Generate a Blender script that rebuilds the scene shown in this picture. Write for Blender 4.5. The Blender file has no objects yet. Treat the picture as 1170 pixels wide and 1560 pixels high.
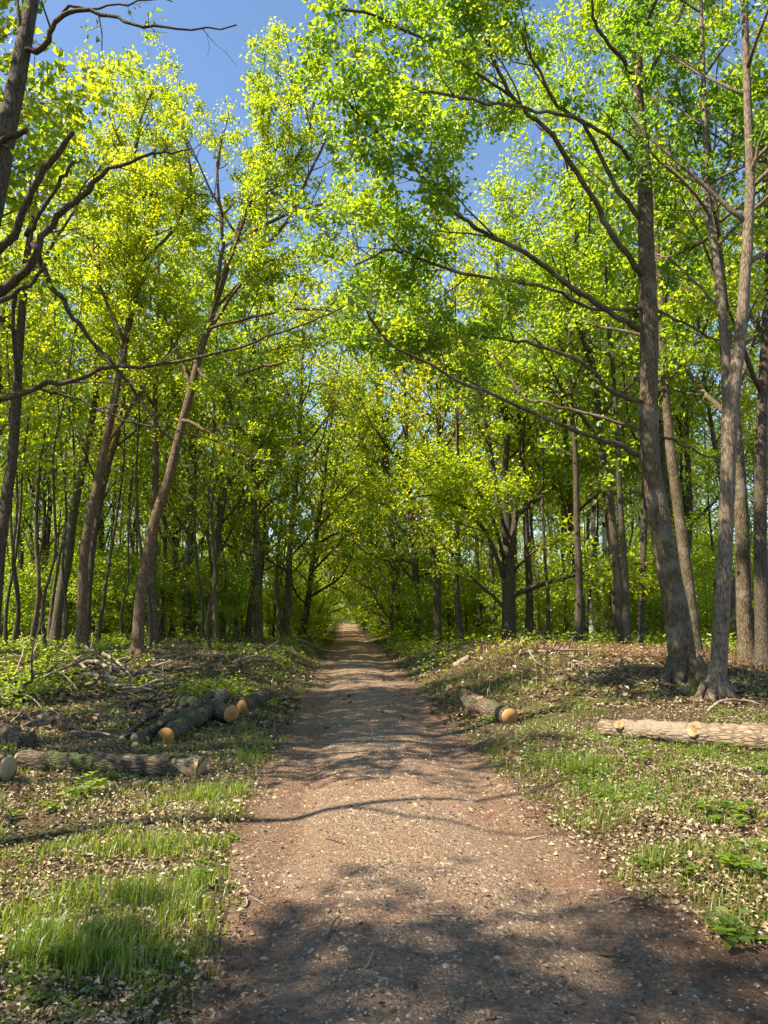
import bpy, math, random
import numpy as np
from mathutils import Vector, Matrix, Quaternion

# ------------------------------------------------------------------ camera, sky, sun, exposure
F, YAW, PIT = 1130.0, math.radians(2.94), math.radians(8.06)
CAM = np.array([-0.41, 0.0, 1.6])
SC = bpy.context.scene
COL = SC.collection
cam_d = bpy.data.cameras.new('camera')
cam = bpy.data.objects.new('camera', cam_d)
COL.objects.link(cam)
cam_d.sensor_fit = 'VERTICAL'
cam_d.sensor_height = 24.0
cam_d.lens = F / 1560.0 * 24.0
cam_d.clip_end = 2000
cam.location = CAM
cam.rotation_euler = (math.radians(90) + PIT, 0, -YAW)
SC.camera = cam
SUN_EL, SUN_AZ = math.radians(53), math.radians(252)      # azimuth clockwise from +Y
w = bpy.data.worlds.new('World')
SC.world = w
w.use_nodes = True
nt = w.node_tree
sky = nt.nodes.new('ShaderNodeTexSky')
sky.sky_type = 'NISHITA'
sky.sun_disc = False
sky.sun_elevation = SUN_EL
sky.sun_rotation = SUN_AZ
sky.air_density = 1.0
sky.dust_density = 0.0
sky.ozone_density = 2.2
sky.altitude = 400
nt.links.new(sky.outputs[0], nt.nodes['Background'].inputs[0])
nt.nodes['Background'].inputs[1].default_value = 0.095
sd = bpy.data.lights.new('sun', 'SUN')
so = bpy.data.objects.new('sun', sd)
COL.objects.link(so)
sd.energy = 5.0
sd.angle = math.radians(0.55)
sd.color = (1.0, 0.89, 0.69)
SUN = Vector((math.sin(SUN_AZ) * math.cos(SUN_EL), math.cos(SUN_AZ) * math.cos(SUN_EL), math.sin(SUN_EL)))
so.rotation_euler = SUN.to_track_quat('Z', 'Y').to_euler()
so.location = SUN * 60
vs = SC.view_settings
vs.view_transform = 'Standard'
vs.look = 'None'
vs.exposure = 1.42
vs.gamma = 1
vs.use_curve_mapping = False
cy = SC.cycles
cy.max_bounces = 10
cy.diffuse_bounces = 6
cy.transmission_bounces = 6
cy.glossy_bounces = 2
cy.use_denoising = True
cy.caustics_reflective = False
cy.caustics_refractive = False

rng = random.Random(11)
NP = np.random.default_rng(7)

# ------------------------------------------------------------------ picking points in the place
_f = np.array([math.sin(YAW) * math.cos(PIT), math.cos(YAW) * math.cos(PIT), math.sin(PIT)])
_r = np.array([math.cos(YAW), -math.sin(YAW), 0])
_u = np.cross(_r, _f)

def ray(px, py):
    d = _f * F + _r * (px - 585) + _u * (780 - py)
    return d / d[1]

def at(px, py, Y):
    return Vector(CAM + ray(px, py) * Y)

def sm(a, b, x):
    t = np.clip((x - a) / (b - a), 0, 1)
    return t * t * (3 - 2 * t)

_tab = NP.random((256, 256))
def vnoise(x, y, s=1.0, o=0):
    x = np.asarray(x, float) / s + 57.3 + o * 13.7
    y = np.asarray(y, float) / s + 91.1 + o * 7.9
    xi, yi = np.floor(x).astype(int), np.floor(y).astype(int)
    fx, fy = x - xi, y - yi
    fx, fy = fx * fx * (3 - 2 * fx), fy * fy * (3 - 2 * fy)
    a, b = _tab[xi % 256, yi % 256], _tab[(xi + 1) % 256, yi % 256]
    c, d = _tab[xi % 256, (yi + 1) % 256], _tab[(xi + 1) % 256, (yi + 1) % 256]
    return (a * (1 - fx) + b * fx) * (1 - fy) + (c * (1 - fx) + d * fx) * fy

def half_width(y, side):
    y = np.asarray(y, float)
    w = 1.25 + 0.34 * (vnoise(y, side * 9.0, 2.1) - .5) + 0.22 * (vnoise(y, side * 5.0, .6) - .5) + .10 * (vnoise(y, side * 3.0, .17) - .5)
    return w + np.where(np.asarray(side) > 0, 0.45 * (1 - sm(3.2, 5.2, y)) + .1 * (1 - sm(5, 8, y)), -.24 * (1 - sm(3.4, 5.8, y)))

def terr(x, y, path=True):
    x, y = np.asarray(x, float), np.asarray(y, float)
    e = np.abs(x) - half_width(y, np.sign(x))
    z = 1.6 * sm(90, 170, y)
    zr = 0.12 * sm(0, .6, e) + 0.62 * sm(.2, 2.6, e) * sm(9, 17, y) * (1 - .75 * sm(24, 36, y)) * (1 - .35 * sm(4, 9, x))
    zl = 0.05 * sm(0, .5, e) + .5 * sm(.1, 1.6, e) * sm(15, 22, y) * (1 - .6 * sm(34, 50, y))
    z = z + np.where(x > 0, zr, zl)
    off = sm(.0, .8, e)
    z = z + off * (0.10 * (vnoise(x, y, 1.3, 3) - .5) + 0.05 * (vnoise(x, y, .45, 4) - .5) + .35 * (vnoise(x, y, 9, 5) - .5) * sm(1, 6, e))
    if path:   # the track surface: slight crown and two wheel ruts
        t = np.clip(1 + e / 1.3, 0, 1)
        tr = .05 * (1 - t ** 2) - .05 * np.exp(-((np.abs(x) - .80) / .24) ** 2)
        tr = tr + .03 * (vnoise(x, y, .5, 8) - .5) + .018 * (vnoise(x, y, .16, 9) - .5)
        z = np.where(e < 0, z + tr, z)
    return z

def gz(x, y):
    return float(terr(x, y))

def gp(px, py):
    """where the line of sight through a photo point meets the ground"""
    d = ray(px, py)
    t = np.arange(2, 120, .04)
    k = np.argmax(CAM[2] + d[2] * t < terr(CAM[0] + d[0] * t, t))
    return Vector((CAM[0] + d[0] * t[k], t[k], float(terr(CAM[0] + d[0] * t[k], t[k]))))

# ------------------------------------------------------------------ materials
def mat(name):
    m = bpy.data.materials.new(name)
    m.use_nodes = True
    n = m.node_tree
    n.nodes.clear()
    return m, n, n.nodes.new('ShaderNodeOutputMaterial')

def N(n, t, **k):
    x = n.nodes.new(t)
    for a, b in k.items():
        if a.startswith('i_'):
            key = a[2:]
            x.inputs[int(key) if key.isdigit() else key].default_value = b
        else:
            setattr(x, a, b)
    return x

def ramp(n, stops, fac):
    r = n.nodes.new('ShaderNodeValToRGB')
    el = r.color_ramp.elements
    while len(el) < len(stops):
        el.new(.5)
    for e, (p, c) in zip(el, stops):
        e.position = p
        e.color = (*c, 1) if len(c) == 3 else c
    n.links.new(fac, r.inputs[0])
    return r.outputs[0]

def leaf_mat(name, cols, trans, tw=.5, var=.25):
    """cols: diffuse colours over the leaf tone, trans: colours light takes on passing through"""
    m, n, out = mat(name)
    at_ = N(n, 'ShaderNodeAttribute', attribute_name='tone')
    oi = N(n, 'ShaderNodeObjectInfo')
    mul = N(n, 'ShaderNodeMath', operation='MULTIPLY_ADD', i_1=var * 2, i_2=-var)
    n.links.new(oi.outputs['Random'], mul.inputs[0])
    add = N(n, 'ShaderNodeMath', operation='ADD', use_clamp=True)
    n.links.new(at_.outputs['Fac'], add.inputs[0])
    n.links.new(mul.outputs[0], add.inputs[1])
    c1 = ramp(n, cols, add.outputs[0])
    c2 = ramp(n, trans, add.outputs[0])
    d = N(n, 'ShaderNodeBsdfDiffuse')
    t = N(n, 'ShaderNodeBsdfTranslucent')
    g = N(n, 'ShaderNodeBsdfGlossy', i_Roughness=.42)
    g.inputs['Color'].default_value = (.9, .95, 1, 1)
    n.links.new(c1, d.inputs[0])
    n.links.new(c2, t.inputs[0])
    mx = N(n, 'ShaderNodeMixShader', i_Fac=tw)
    n.links.new(d.outputs[0], mx.inputs[1])
    n.links.new(t.outputs[0], mx.inputs[2])
    lw = N(n, 'ShaderNodeMixShader', i_Fac=.035)
    n.links.new(mx.outputs[0], lw.inputs[1])
    n.links.new(g.outputs[0], lw.inputs[2])
    n.links.new(lw.outputs[0], out.inputs[0])
    return m

def bark_mat(name, dark, light, moss=.0, sc=1.0, stretch=.22, bump=.5, patch=None):
    m, n, out = mat(name)
    tc = N(n, 'ShaderNodeTexCoord')
    mp = N(n, 'ShaderNodeMapping')
    mp.inputs['Scale'].default_value = (sc, sc, sc * stretch)
    n.links.new(tc.outputs['Object'], mp.inputs[0])
    no = N(n, 'ShaderNodeTexNoise', i_Scale=14, i_Detail=6, i_Roughness=.65, i_Distortion=.6)
    n.links.new(mp.outputs[0], no.inputs[0])
    vo = N(n, 'ShaderNodeTexVoronoi', feature='DISTANCE_TO_EDGE', i_Scale=22)
    n.links.new(mp.outputs[0], vo.inputs[0])
    vr = N(n, 'ShaderNodeMapRange', i_1=0.0, i_2=.25)
    n.links.new(vo.outputs[0], vr.inputs[0])
    h = N(n, 'ShaderNodeMath', operation='MULTIPLY_ADD', i_1=.45)
    n.links.new(vr.outputs[0], h.inputs[0])
    n.links.new(no.outputs[0], h.inputs[2])
    c = ramp(n, [(.38, dark), (.95, light)], h.outputs[0])
    big = N(n, 'ShaderNodeTexNoise', i_Scale=2.3, i_Detail=4)
    n.links.new(tc.outputs['Object'], big.inputs[0])
    if patch:
        pf = ramp(n, [(.52, (0, 0, 0)), (.62, (1, 1, 1))], big.outputs[0])
        mx = N(n, 'ShaderNodeMixRGB')
        n.links.new(pf, mx.inputs[0])
        n.links.new(c, mx.inputs[1])
        mx.inputs[2].default_value = (*patch, 1)
        c = mx.outputs[0]
    if moss:
        b2 = N(n, 'ShaderNodeTexNoise', i_Scale=3.1, i_Detail=5)
        n.links.new(tc.outputs['Object'], b2.inputs[0])
        pf = ramp(n, [(.62 - moss * .3, (0, 0, 0)), (.72 - moss * .3, (.8, .8, .8))], b2.outputs[0])
        mx = N(n, 'ShaderNodeMixRGB')
        n.links.new(pf, mx.inputs[0])
        n.links.new(c, mx.inputs[1])
        mx.inputs[2].default_value = (.05, .075, .018, 1)
        c = mx.outputs[0]
    bs = N(n, 'ShaderNodeBsdfPrincipled', i_Roughness=.85)
    bs.inputs['Specular IOR Level'].default_value = .25
    bp = N(n, 'ShaderNodeBump', i_Strength=bump, i_Distance=.03)
    n.links.new(h.outputs[0], bp.inputs['Height'])
    n.links.new(bp.outputs[0], bs.inputs['Normal'])
    n.links.new(c, bs.inputs['Base Color'])
    n.links.new(bs.outputs[0], out.inputs[0])
    return m

def wood_mat(name, core, mid, rim, rad):
    """a sawn end: growth rings round the local Z axis"""
    m, n, out = mat(name)
    tc = N(n, 'ShaderNodeTexCoord')
    sx = N(n, 'ShaderNodeSeparateXYZ')
    n.links.new(tc.outputs['Object'], sx.inputs[0])
    cb = N(n, 'ShaderNodeCombineXYZ')
    n.links.new(sx.outputs[0], cb.inputs[0])
    n.links.new(sx.outputs[1], cb.inputs[1])
    ln = N(n, 'ShaderNodeVectorMath', operation='LENGTH')
    n.links.new(cb.outputs[0], ln.inputs[0])
    no = N(n, 'ShaderNodeTexNoise', i_Scale=9, i_Detail=4)
    n.links.new(tc.outputs['Object'], no.inputs[0])
    md = N(n, 'ShaderNodeMath', operation='MULTIPLY_ADD', i_1=rad * .5)
    n.links.new(no.outputs[0], md.inputs[0])
    n.links.new(ln.outputs['Value'], md.inputs[2])
    dv = N(n, 'ShaderNodeMath', operation='DIVIDE', i_1=rad * 1.25)
    n.links.new(md.outputs[0], dv.inputs[0])
    c = ramp(n, [(.1, core), (.62, mid), (.84, mid), (.93, rim)], dv.outputs[0])
    sn = N(n, 'ShaderNodeMath', operation='MULTIPLY', i_1=2 * math.pi / .011)
    n.links.new(md.outputs[0], sn.inputs[0])
    s2 = N(n, 'ShaderNodeMath', operation='SINE')
    n.links.new(sn.outputs[0], s2.inputs[0])
    mr = N(n, 'ShaderNodeMapRange', i_1=-1, i_2=1, i_3=.72, i_4=1.0)
    n.links.new(s2.outputs[0], mr.inputs[0])
    mx = N(n, 'ShaderNodeMixRGB', blend_type='MULTIPLY', i_0=1.0)
    n.links.new(c, mx.inputs[1])
    n.links.new(mr.outputs[0], mx.inputs[2])
    bs = N(n, 'ShaderNodeBsdfPrincipled', i_Roughness=.8)
    n.links.new(mx.outputs[0], bs.inputs['Base Color'])
    bp = N(n, 'ShaderNodeBump', i_Strength=.25, i_Distance=.01)
    n.links.new(no.outputs[0], bp.inputs['Height'])
    n.links.new(bp.outputs[0], bs.inputs['Normal'])
    n.links.new(bs.outputs[0], out.inputs[0])
    return m

def simple_mat(name, stops, rough=.85, scale=25, bump=.3, attr=False):
    m, n, out = mat(name)
    tc = N(n, 'ShaderNodeTexCoord')
    no = N(n, 'ShaderNodeTexNoise', i_Scale=scale, i_Detail=5)
    n.links.new(tc.outputs['Object'], no.inputs[0])
    fac = no.outputs[0]
    if attr:
        a = N(n, 'ShaderNodeAttribute', attribute_name='tone')
        mx = N(n, 'ShaderNodeMath', operation='MULTIPLY_ADD', i_1=.35)
        n.links.new(no.outputs[0], mx.inputs[0])
        ml = N(n, 'ShaderNodeMath', operation='MULTIPLY', i_1=.8)
        n.links.new(a.outputs['Fac'], ml.inputs[0])
        n.links.new(ml.outputs[0], mx.inputs[2])
        fac = mx.outputs[0]
    c = ramp(n, stops, fac)
    bs = N(n, 'ShaderNodeBsdfPrincipled', i_Roughness=rough)
    bs.inputs['Specular IOR Level'].default_value = .25
    n.links.new(c, bs.inputs['Base Color'])
    if bump:
        bp = N(n, 'ShaderNodeBump', i_Strength=bump, i_Distance=.01)
        n.links.new(no.outputs[0], bp.inputs['Height'])
        n.links.new(bp.outputs[0], bs.inputs['Normal'])
    n.links.new(bs.outputs[0], out.inputs[0])
    return m

def ground_mat():
    m, n, out = mat('forest_soil')
    tc = N(n, 'ShaderNodeTexCoord')
    a = N(n, 'ShaderNodeTexNoise', i_Scale=1.1, i_Detail=6)
    b = N(n, 'ShaderNodeTexNoise', i_Scale=38, i_Detail=6, i_Roughness=.7)
    v = N(n, 'ShaderNodeTexVoronoi', i_Scale=26)
    for x in (a, b, v):
        n.links.new(tc.outputs['Object'], x.inputs[0])
    c1 = ramp(n, [(.3, (.045, .030, .018)), (.5, (.11, .075, .042)), (.75, (.22, .155, .09))], b.outputs[0])
    c2 = ramp(n, [(.3, (.04, .05, .012)), (.8, (.11, .12, .035))], b.outputs[0])
    f = ramp(n, [(.42, (0, 0, 0)), (.62, (.75, .75, .75))], a.outputs[0])
    mx = N(n, 'ShaderNodeMixRGB')
    n.links.new(f, mx.inputs[0]); n.links.new(c1, mx.inputs[1]); n.links.new(c2, mx.inputs[2])
    bs = N(n, 'ShaderNodeBsdfPrincipled', i_Roughness=.95)
    bs.inputs['Specular IOR Level'].default_value = .15
    n.links.new(mx.outputs[0], bs.inputs['Base Color'])
    ad = N(n, 'ShaderNodeMath', operation='ADD')
    n.links.new(b.outputs[0], ad.inputs[0]); n.links.new(v.outputs[0], ad.inputs[1])
    bp = N(n, 'ShaderNodeBump', i_Strength=.9, i_Distance=.04)
    n.links.new(ad.outputs[0], bp.inputs['Height'])
    n.links.new(bp.outputs[0], bs.inputs['Normal'])
    n.links.new(bs.outputs[0], out.inputs[0])
    return m

def track_mat():
    m, n, out = mat('track_dirt')
    tc = N(n, 'ShaderNodeTexCoord')
    big = N(n, 'ShaderNodeTexNoise', i_Scale=.9, i_Detail=5, i_Roughness=.6)
    fine = N(n, 'ShaderNodeTexNoise', i_Scale=30, i_Detail=8, i_Roughness=.75)
    v = N(n, 'ShaderNodeTexVoronoi', i_Scale=28, i_Randomness=1.0)
    v2 = N(n, 'ShaderNodeTexVoronoi', i_Scale=75, i_Randomness=1.0)
    for x in (big, fine, v, v2):
        n.links.new(tc.outputs['Object'], x.inputs[0])
    base = ramp(n, [(.30, (.09, .055, .036)), (.5, (.285, .20, .14)), (.70, (.45, .345, .25))], fine.outputs[0])
    red = ramp(n, [(.30, (.11, .056, .036)), (.5, (.305, .19, .13)), (.70, (.44, .31, .22))], fine.outputs[0])
    f0 = ramp(n, [(.42, (0, 0, 0)), (.6, (1, 1, 1))], big.outputs[0])
    mx0 = N(n, 'ShaderNodeMixRGB')
    n.links.new(f0, mx0.inputs[0]); n.links.new(base, mx0.inputs[1]); n.links.new(red, mx0.inputs[2])
    # pale gravel showing through along the middle
    sx = N(n, 'ShaderNodeSeparateXYZ')
    n.links.new(tc.outputs['Object'], sx.inputs[0])
    ab = N(n, 'ShaderNodeMath', operation='ABSOLUTE')
    n.links.new(sx.outputs[0], ab.inputs[0])
    mid = N(n, 'ShaderNodeMapRange', i_1=.95, i_2=.2, i_3=0.1, i_4=1.0)
    n.links.new(ab.outputs[0], mid.inputs[0])
    hs = N(n, 'ShaderNodeSeparateColor')
    n.links.new(v.outputs['Color'], hs.inputs[0])
    st = N(n, 'ShaderNodeMath', operation='MULTIPLY')
    n.links.new(hs.outputs[0], st.inputs[0]); n.links.new(mid.outputs[0], st.inputs[1])
    near = ramp(n, [(.28, (1, 1, 1)), (.42, (0, 0, 0))], v.outputs['Distance'])
    sel = ramp(n, [(.55, (0, 0, 0)), (.6, (.8, .8, .8))], st.outputs[0])
    mm = N(n, 'ShaderNodeMixRGB', blend_type='MULTIPLY', i_0=1)
    n.links.new(near, mm.inputs[1]); n.links.new(sel, mm.inputs[2])
    pale = ramp(n, [(0, (.33, .25, .17)), (1, (.50, .42, .32))], hs.outputs[1])
    wob = N(n, 'ShaderNodeMath', operation='MULTIPLY_ADD', i_1=.7)
    n.links.new(big.outputs[0], wob.inputs[0]); n.links.new(ab.outputs[0], wob.inputs[2])
    wear = ramp(n, [(.25, (1.0, 1.0, .98)), (.62, (.98, .97, .96)), (.74, (.80, .76, .74)), (.86, (.86, .82, .79)), (1.0, (.60, .55, .50))], N(n, 'ShaderNodeMath', operation='MULTIPLY', i_1=.62).outputs[0])
    n.links.new(wob.outputs[0], [q for q in n.nodes if q.type == 'MATH' and abs(q.inputs[1].default_value - .62) < 1e-6][0].inputs[0])
    mw = N(n, 'ShaderNodeMixRGB', blend_type='MULTIPLY', i_0=1)
    n.links.new(mx0.outputs[0], mw.inputs[1]); n.links.new(wear, mw.inputs[2])
    mx0 = mw
    mx = N(n, 'ShaderNodeMixRGB')
    n.links.new(mm.outputs[0], mx.inputs[0]); n.links.new(mx0.outputs[0], mx.inputs[1]); n.links.new(pale, mx.inputs[2])
    bs = N(n, 'ShaderNodeBsdfPrincipled', i_Roughness=.95)
    bs.inputs['Specular IOR Level'].default_value = .15
    n.links.new(mx.outputs[0], bs.inputs['Base Color'])
    h1 = N(n, 'ShaderNodeMath', operation='MULTIPLY_ADD', i_1=-.5)
    n.links.new(v2.outputs['Distance'], h1.inputs[0]); n.links.new(fine.outputs[0], h1.inputs[2])
    h2 = N(n, 'ShaderNodeMath', operation='MULTIPLY_ADD', i_1=.7)
    n.links.new(mm.outputs[0], h2.inputs[0]); n.links.new(h1.outputs[0], h2.inputs[2])
    bp = N(n, 'ShaderNodeBump', i_Strength=1.0, i_Distance=.04)
    n.links.new(h2.outputs[0], bp.inputs['Height'])
    n.links.new(bp.outputs[0], bs.inputs['Normal'])
    n.links.new(bs.outputs[0], out.inputs[0])
    return m

M = dict(
    soil=ground_mat(), track=track_mat(),
    maple=leaf_mat('maple_leaf', [(0, (.04, .085, .010)), (1, (.11, .15, .016))], [(0, (.20, .40, .012)), (.6, (.45, .64, .014)), (1, (.66, .74, .02))], .64),
    oak=leaf_mat('oak_leaf', [(0, (.055, .09, .010)), (1, (.13, .15, .018))], [(0, (.28, .45, .012)), (.6, (.54, .64, .014)), (1, (.74, .70, .02))], .67),
    lime=leaf_mat('lime_leaf', [(0, (.05, .09, .010)), (1, (.12, .15, .016))], [(0, (.30, .50, .012)), (.6, (.55, .68, .014)), (1, (.72, .73, .02))], .68),
    shrub=leaf_mat('shrub_leaf', [(0, (.045, .085, .010)), (1, (.11, .15, .02))], [(0, (.34, .52, .014)), (1, (.64, .72, .02))], .68),
    grass=leaf_mat('grass_blade', [(0, (.06, .11, .014)), (.75, (.18, .22, .03)), (1, (.36, .32, .13))], [(0, (.24, .42, .02)), (.75, (.52, .62, .04)), (1, (.55, .48, .18))], .45),
    plant=leaf_mat('plant_leaf', [(0, (.055, .11, .016)), (1, (.15, .20, .03))], [(0, (.30, .50, .03)), (1, (.56, .66, .04))], .5),
    litter=leaf_mat('dry_leaf', [(0, (.08, .045, .02)), (.35, (.24, .165, .09)), (.7, (.43, .34, .21)), (1, (.58, .50, .35))], [(0, (.10, .05, .02)), (1, (.40, .28, .12))], .18),
    bracken=leaf_mat('dry_bracken', [(0, (.16, .09, .045)), (.6, (.36, .23, .125)), (1, (.52, .40, .24))], [(0, (.2, .1, .04)), (1, (.5, .32, .16))], .25),
    bark=bark_mat('grey_bark', (.036, .027, .016), (.155, .113, .068), moss=.12, sc=1.3, bump=.7, patch=(.17, .14, .105)),
    bark_mossy=bark_mat('mossy_bark', (.030, .024, .016), (.15, .12, .08), moss=.35, sc=1.3, bump=.6),
    bark_red=bark_mat('reddish_bark', (.045, .029, .018), (.19, .125, .078), sc=1.2, bump=.6),
    bark_dark=bark_mat('dark_bark', (.022, .017, .012), (.11, .085, .058), sc=1.5),
    bark_pale=bark_mat('pale_bark', (.05, .037, .027), (.22, .168, .12), sc=1.2, bump=.4),
    birch=bark_mat('birch_bark', (.35, .33, .29), (.62, .60, .55), sc=.8, stretch=1.6, patch=(.04, .035, .03), bump=.2),
    twig=simple_mat('twig_bark', [(.3, (.05, .037, .025)), (.75, (.16, .12, .08))], scale=14, bump=0),
    deadwood=simple_mat('weathered_wood', [(.3, (.13, .095, .065)), (.7, (.40, .32, .235))], scale=30),
    logbark=bark_mat('log_bark', (.035, .026, .017), (.19, .145, .095), moss=.25, sc=1.5, bump=.9),
    logpale=bark_mat('pale_log_bark', (.065, .044, .028), (.31, .225, .15), sc=1.15, stretch=.3, bump=.65, patch=(.24, .19, .14)),
    saw=wood_mat('sawn_end', (.30, .12, .03), (.50, .235, .06), (.56, .38, .18), .13),
    saw_pale=wood_mat('pale_sawn_end', (.27, .18, .085), (.42, .30, .15), (.50, .39, .22), .13),
    saw_small=wood_mat('small_sawn_end', (.40, .25, .10), (.55, .40, .2), (.62, .5, .3), .06),
    split=simple_mat('split_wood', [(.3, (.17, .12, .06)), (.7, (.38, .28, .15))], scale=18),
    stone=simple_mat('pale_stone', [(.2, (.17, .115, .075)), (.8, (.36, .275, .19))], scale=12, attr=True),
    chips=simple_mat('wood_chip', [(.1, (.16, .09, .05)), (.5, (.36, .24, .15)), (.9, (.58, .46, .32))], scale=20, attr=True, bump=0),
    skylit=None,
)

# ------------------------------------------------------------------ mesh helpers
def mesh(name, V, faces, material, smooth=True, tone=None):
    """faces: list of (n, k) index arrays with k = 3 or 4"""
    me = bpy.data.meshes.new(name)
    V = np.ascontiguousarray(V, dtype=np.float32)
    faces = [np.asarray(f, dtype=np.int32) for f in faces if len(f)]
    loops = np.concatenate([f.ravel() for f in faces])
    sizes = np.concatenate([np.full(len(f), f.shape[1], np.int32) for f in faces])
    starts = np.concatenate([[0], np.cumsum(sizes)[:-1]]).astype(np.int32)
    me.vertices.add(len(V)); me.vertices.foreach_set('co', V.ravel())
    me.loops.add(len(loops)); me.loops.foreach_set('vertex_index', loops)
    me.polygons.add(len(sizes)); me.polygons.foreach_set('loop_start', starts)
    me.polygons.foreach_set('use_smooth', np.full(len(sizes), smooth, bool))
    if tone is not None:
        a = me.attributes.new('tone', 'FLOAT', 'FACE')
        a.data.foreach_set('value', np.asarray(tone, np.float32))
    me.materials.append(M[material])
    me.update(calc_edges=True)
    me.validate()
    return me

def link(name, data, parent=None, loc=None):
    o = bpy.data.objects.new(name, data)
    COL.objects.link(o)
    if parent is not None:
        o.parent = parent
    if loc is not None:
        o.location = loc
    return o

def tag(o, label=None, cat=None, group=None, kind=None):
    for k, v in (('label', label), ('category', cat), ('group', group), ('kind', kind)):
        if v:
            o[k] = v
    return o

def thing(name, loc, label, cat, group=None, rz=0.0):
    o = link(name, None, None, loc)
    o.rotation_euler.z = rz
    o.empty_display_size = .1
    return tag(o, label, cat, group)

def copy_thing(o, loc=None, rz=None, scale=None, label=None, group=None):
    c = o.copy(); COL.objects.link(c)
    if loc is not None: c.location = loc
    if rz is not None: c.rotation_euler.z = rz
    if scale is not None: c.scale = scale
    if label: c['label'] = label
    if group: c['group'] = group
    for ch in o.children:
        d = ch.copy(); COL.objects.link(d); d.parent = c
        for g in ch.children:
            e = g.copy(); COL.objects.link(e); e.parent = d
    return c

def smooth_line(P, R, per=4):
    """Catmull-Rom through the points"""
    P = np.array([tuple(p) for p in P], float); R = np.array(R, float)
    A = np.vstack([2 * P[0] - P[1], P, 2 * P[-1] - P[-2]])
    out, rad = [], []
    for i in range(len(P) - 1):
        p0, p1, p2, p3 = A[i:i + 4]
        for j in range(per):
            t = j / per
            out.append(.5 * (2 * p1 + (p2 - p0) * t + (2 * p0 - 5 * p1 + 4 * p2 - p3) * t * t + (3 * p1 - p0 - 3 * p2 + p3) * t ** 3))
            rad.append(R[i] * (1 - t) + R[i + 1] * t)
    out.append(P[-1]); rad.append(R[-1])
    return [Vector(p) for p in out], rad

class Tubes:
    def __init__(s):
        s.V, s.Q, s.T, s.n = [], [], [], 0
    def add(s, P, R, k=6, rough=0.0, cap=True, dome=.4):
        P = np.array([tuple(p) for p in P], float); R = np.array(R, float)
        n = len(P)
        T = np.gradient(P, axis=0)
        T /= np.linalg.norm(T, axis=1)[:, None] + 1e-9
        ref = np.array([1., 0, 0]) if abs(T[:, 0]).mean() < .7 else np.array([0, 1., 0])
        U = ref - T * (T @ ref)[:, None]
        U /= np.linalg.norm(U, axis=1)[:, None] + 1e-9
        W = np.cross(T, U)
        a = np.arange(k) * 2 * math.pi / k
        rr = np.repeat(R[:, None], k, 1)
        if rough:
            lob = NP.normal(0, 1, (k,)) * .5
            rr = rr * (1 + rough * (NP.normal(0, .6, (n, k)) + lob[None, :]))
        ring = P[:, None, :] + rr[:, :, None] * (U[:, None, :] * np.cos(a)[None, :, None] + W[:, None, :] * np.sin(a)[None, :, None])
        s.V.append(ring.reshape(-1, 3))
        i = np.arange(n - 1)[:, None] * k + np.arange(k)[None, :]
        j = np.arange(n - 1)[:, None] * k + (np.arange(k)[None, :] + 1) % k
        s.Q.append(np.stack([i, j, j + k, i + k], -1).reshape(-1, 4) + s.n)
        m = n * k
        if cap:
            s.V.append(np.array([P[-1] + T[-1] * R[-1] * dome, P[0] - T[0] * R[0] * .1]))
            c = np.arange(k); d = (c + 1) % k; b = (n - 1) * k
            s.T.append(np.stack([b + c, b + d, np.full(k, m)], -1) + s.n)
            s.T.append(np.stack([d, c, np.full(k, m + 1)], -1) + s.n)
            m += 2
        s.n += m
    def mesh(s, name, material):
        return mesh(name, np.vstack(s.V), [np.vstack(s.Q)] + ([np.vstack(s.T)] if s.T else []), material)

def unit(a):
    return a / (np.linalg.norm(a, axis=-1, keepdims=True) + 1e-9)

def leaf_arrays(pos, head, up, length, width, fold=.25, shape='kite', droop=.0):
    """flat arrays of folded leaves: base at pos, tip along head, face towards up"""
    n = len(pos)
    head = unit(head)
    side = unit(np.cross(head, up))
    nor = np.cross(side, head)
    L = np.asarray(length)[:, None]; Wd = np.asarray(width)[:, None]
    if shape == 'kite':
        pts = [(0, 0, 0), (.42, -.5, fold), (1, 0, -droop), (.42, .5, fold)]
        F_ = [(0, 1, 2), (0, 2, 3)]
    elif shape == 'oval':
        pts = [(0, 0, 0), (.28, -.45, fold * .9), (.7, -.38, fold * .8 - droop * .4), (1, 0, -droop), (.7, .38, fold * .8 - droop * .4), (.28, .45, fold * .9)]
        F_ = [(0, 1, 2), (0, 2, 3), (0, 3, 4), (0, 4, 5)]
    elif shape == 'kite4':     # curled dry leaf
        pts = [(0, 0, 0), (.45, -.5, fold * 1.4), (1, 0, .12), (.5, .5, fold), (.5, 0, -.05)]
        F_ = [(0, 1, 4), (1, 2, 4), (2, 3, 4), (3, 0, 4)]
    else:      # lobed
        pts = [(0, 0, 0), (.3, -.34, fold * .6), (.45, -.2, fold * .3), (.62, -.5, fold * .8), (.7, -.2, fold * .3), (1, 0, -droop),
               (.7, .2, fold * .3), (.62, .5, fold * .8), (.45, .2, fold * .3), (.3, .34, fold * .6)]
        F_ = [(0, 1, 2), (0, 2, 4), (2, 3, 4), (0, 4, 5), (0, 5, 6), (0, 6, 8), (6, 7, 8), (0, 8, 9)]
    V = np.stack([pos + head * L * a + side * Wd * b + nor * Wd * c for a, b, c in pts], 1)
    k = len(pts)
    T = (np.arange(n)[:, None, None] * k + np.array(F_)[None]).reshape(-1, 3)
    return V.reshape(-1, 3), T, len(F_)

# ------------------------------------------------------------------ tree growth
class Sk:
    def __init__(s):
        s.br, s.an = [], []        # branches (pts, rad, level), leaf anchors (pos, dir)

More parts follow.
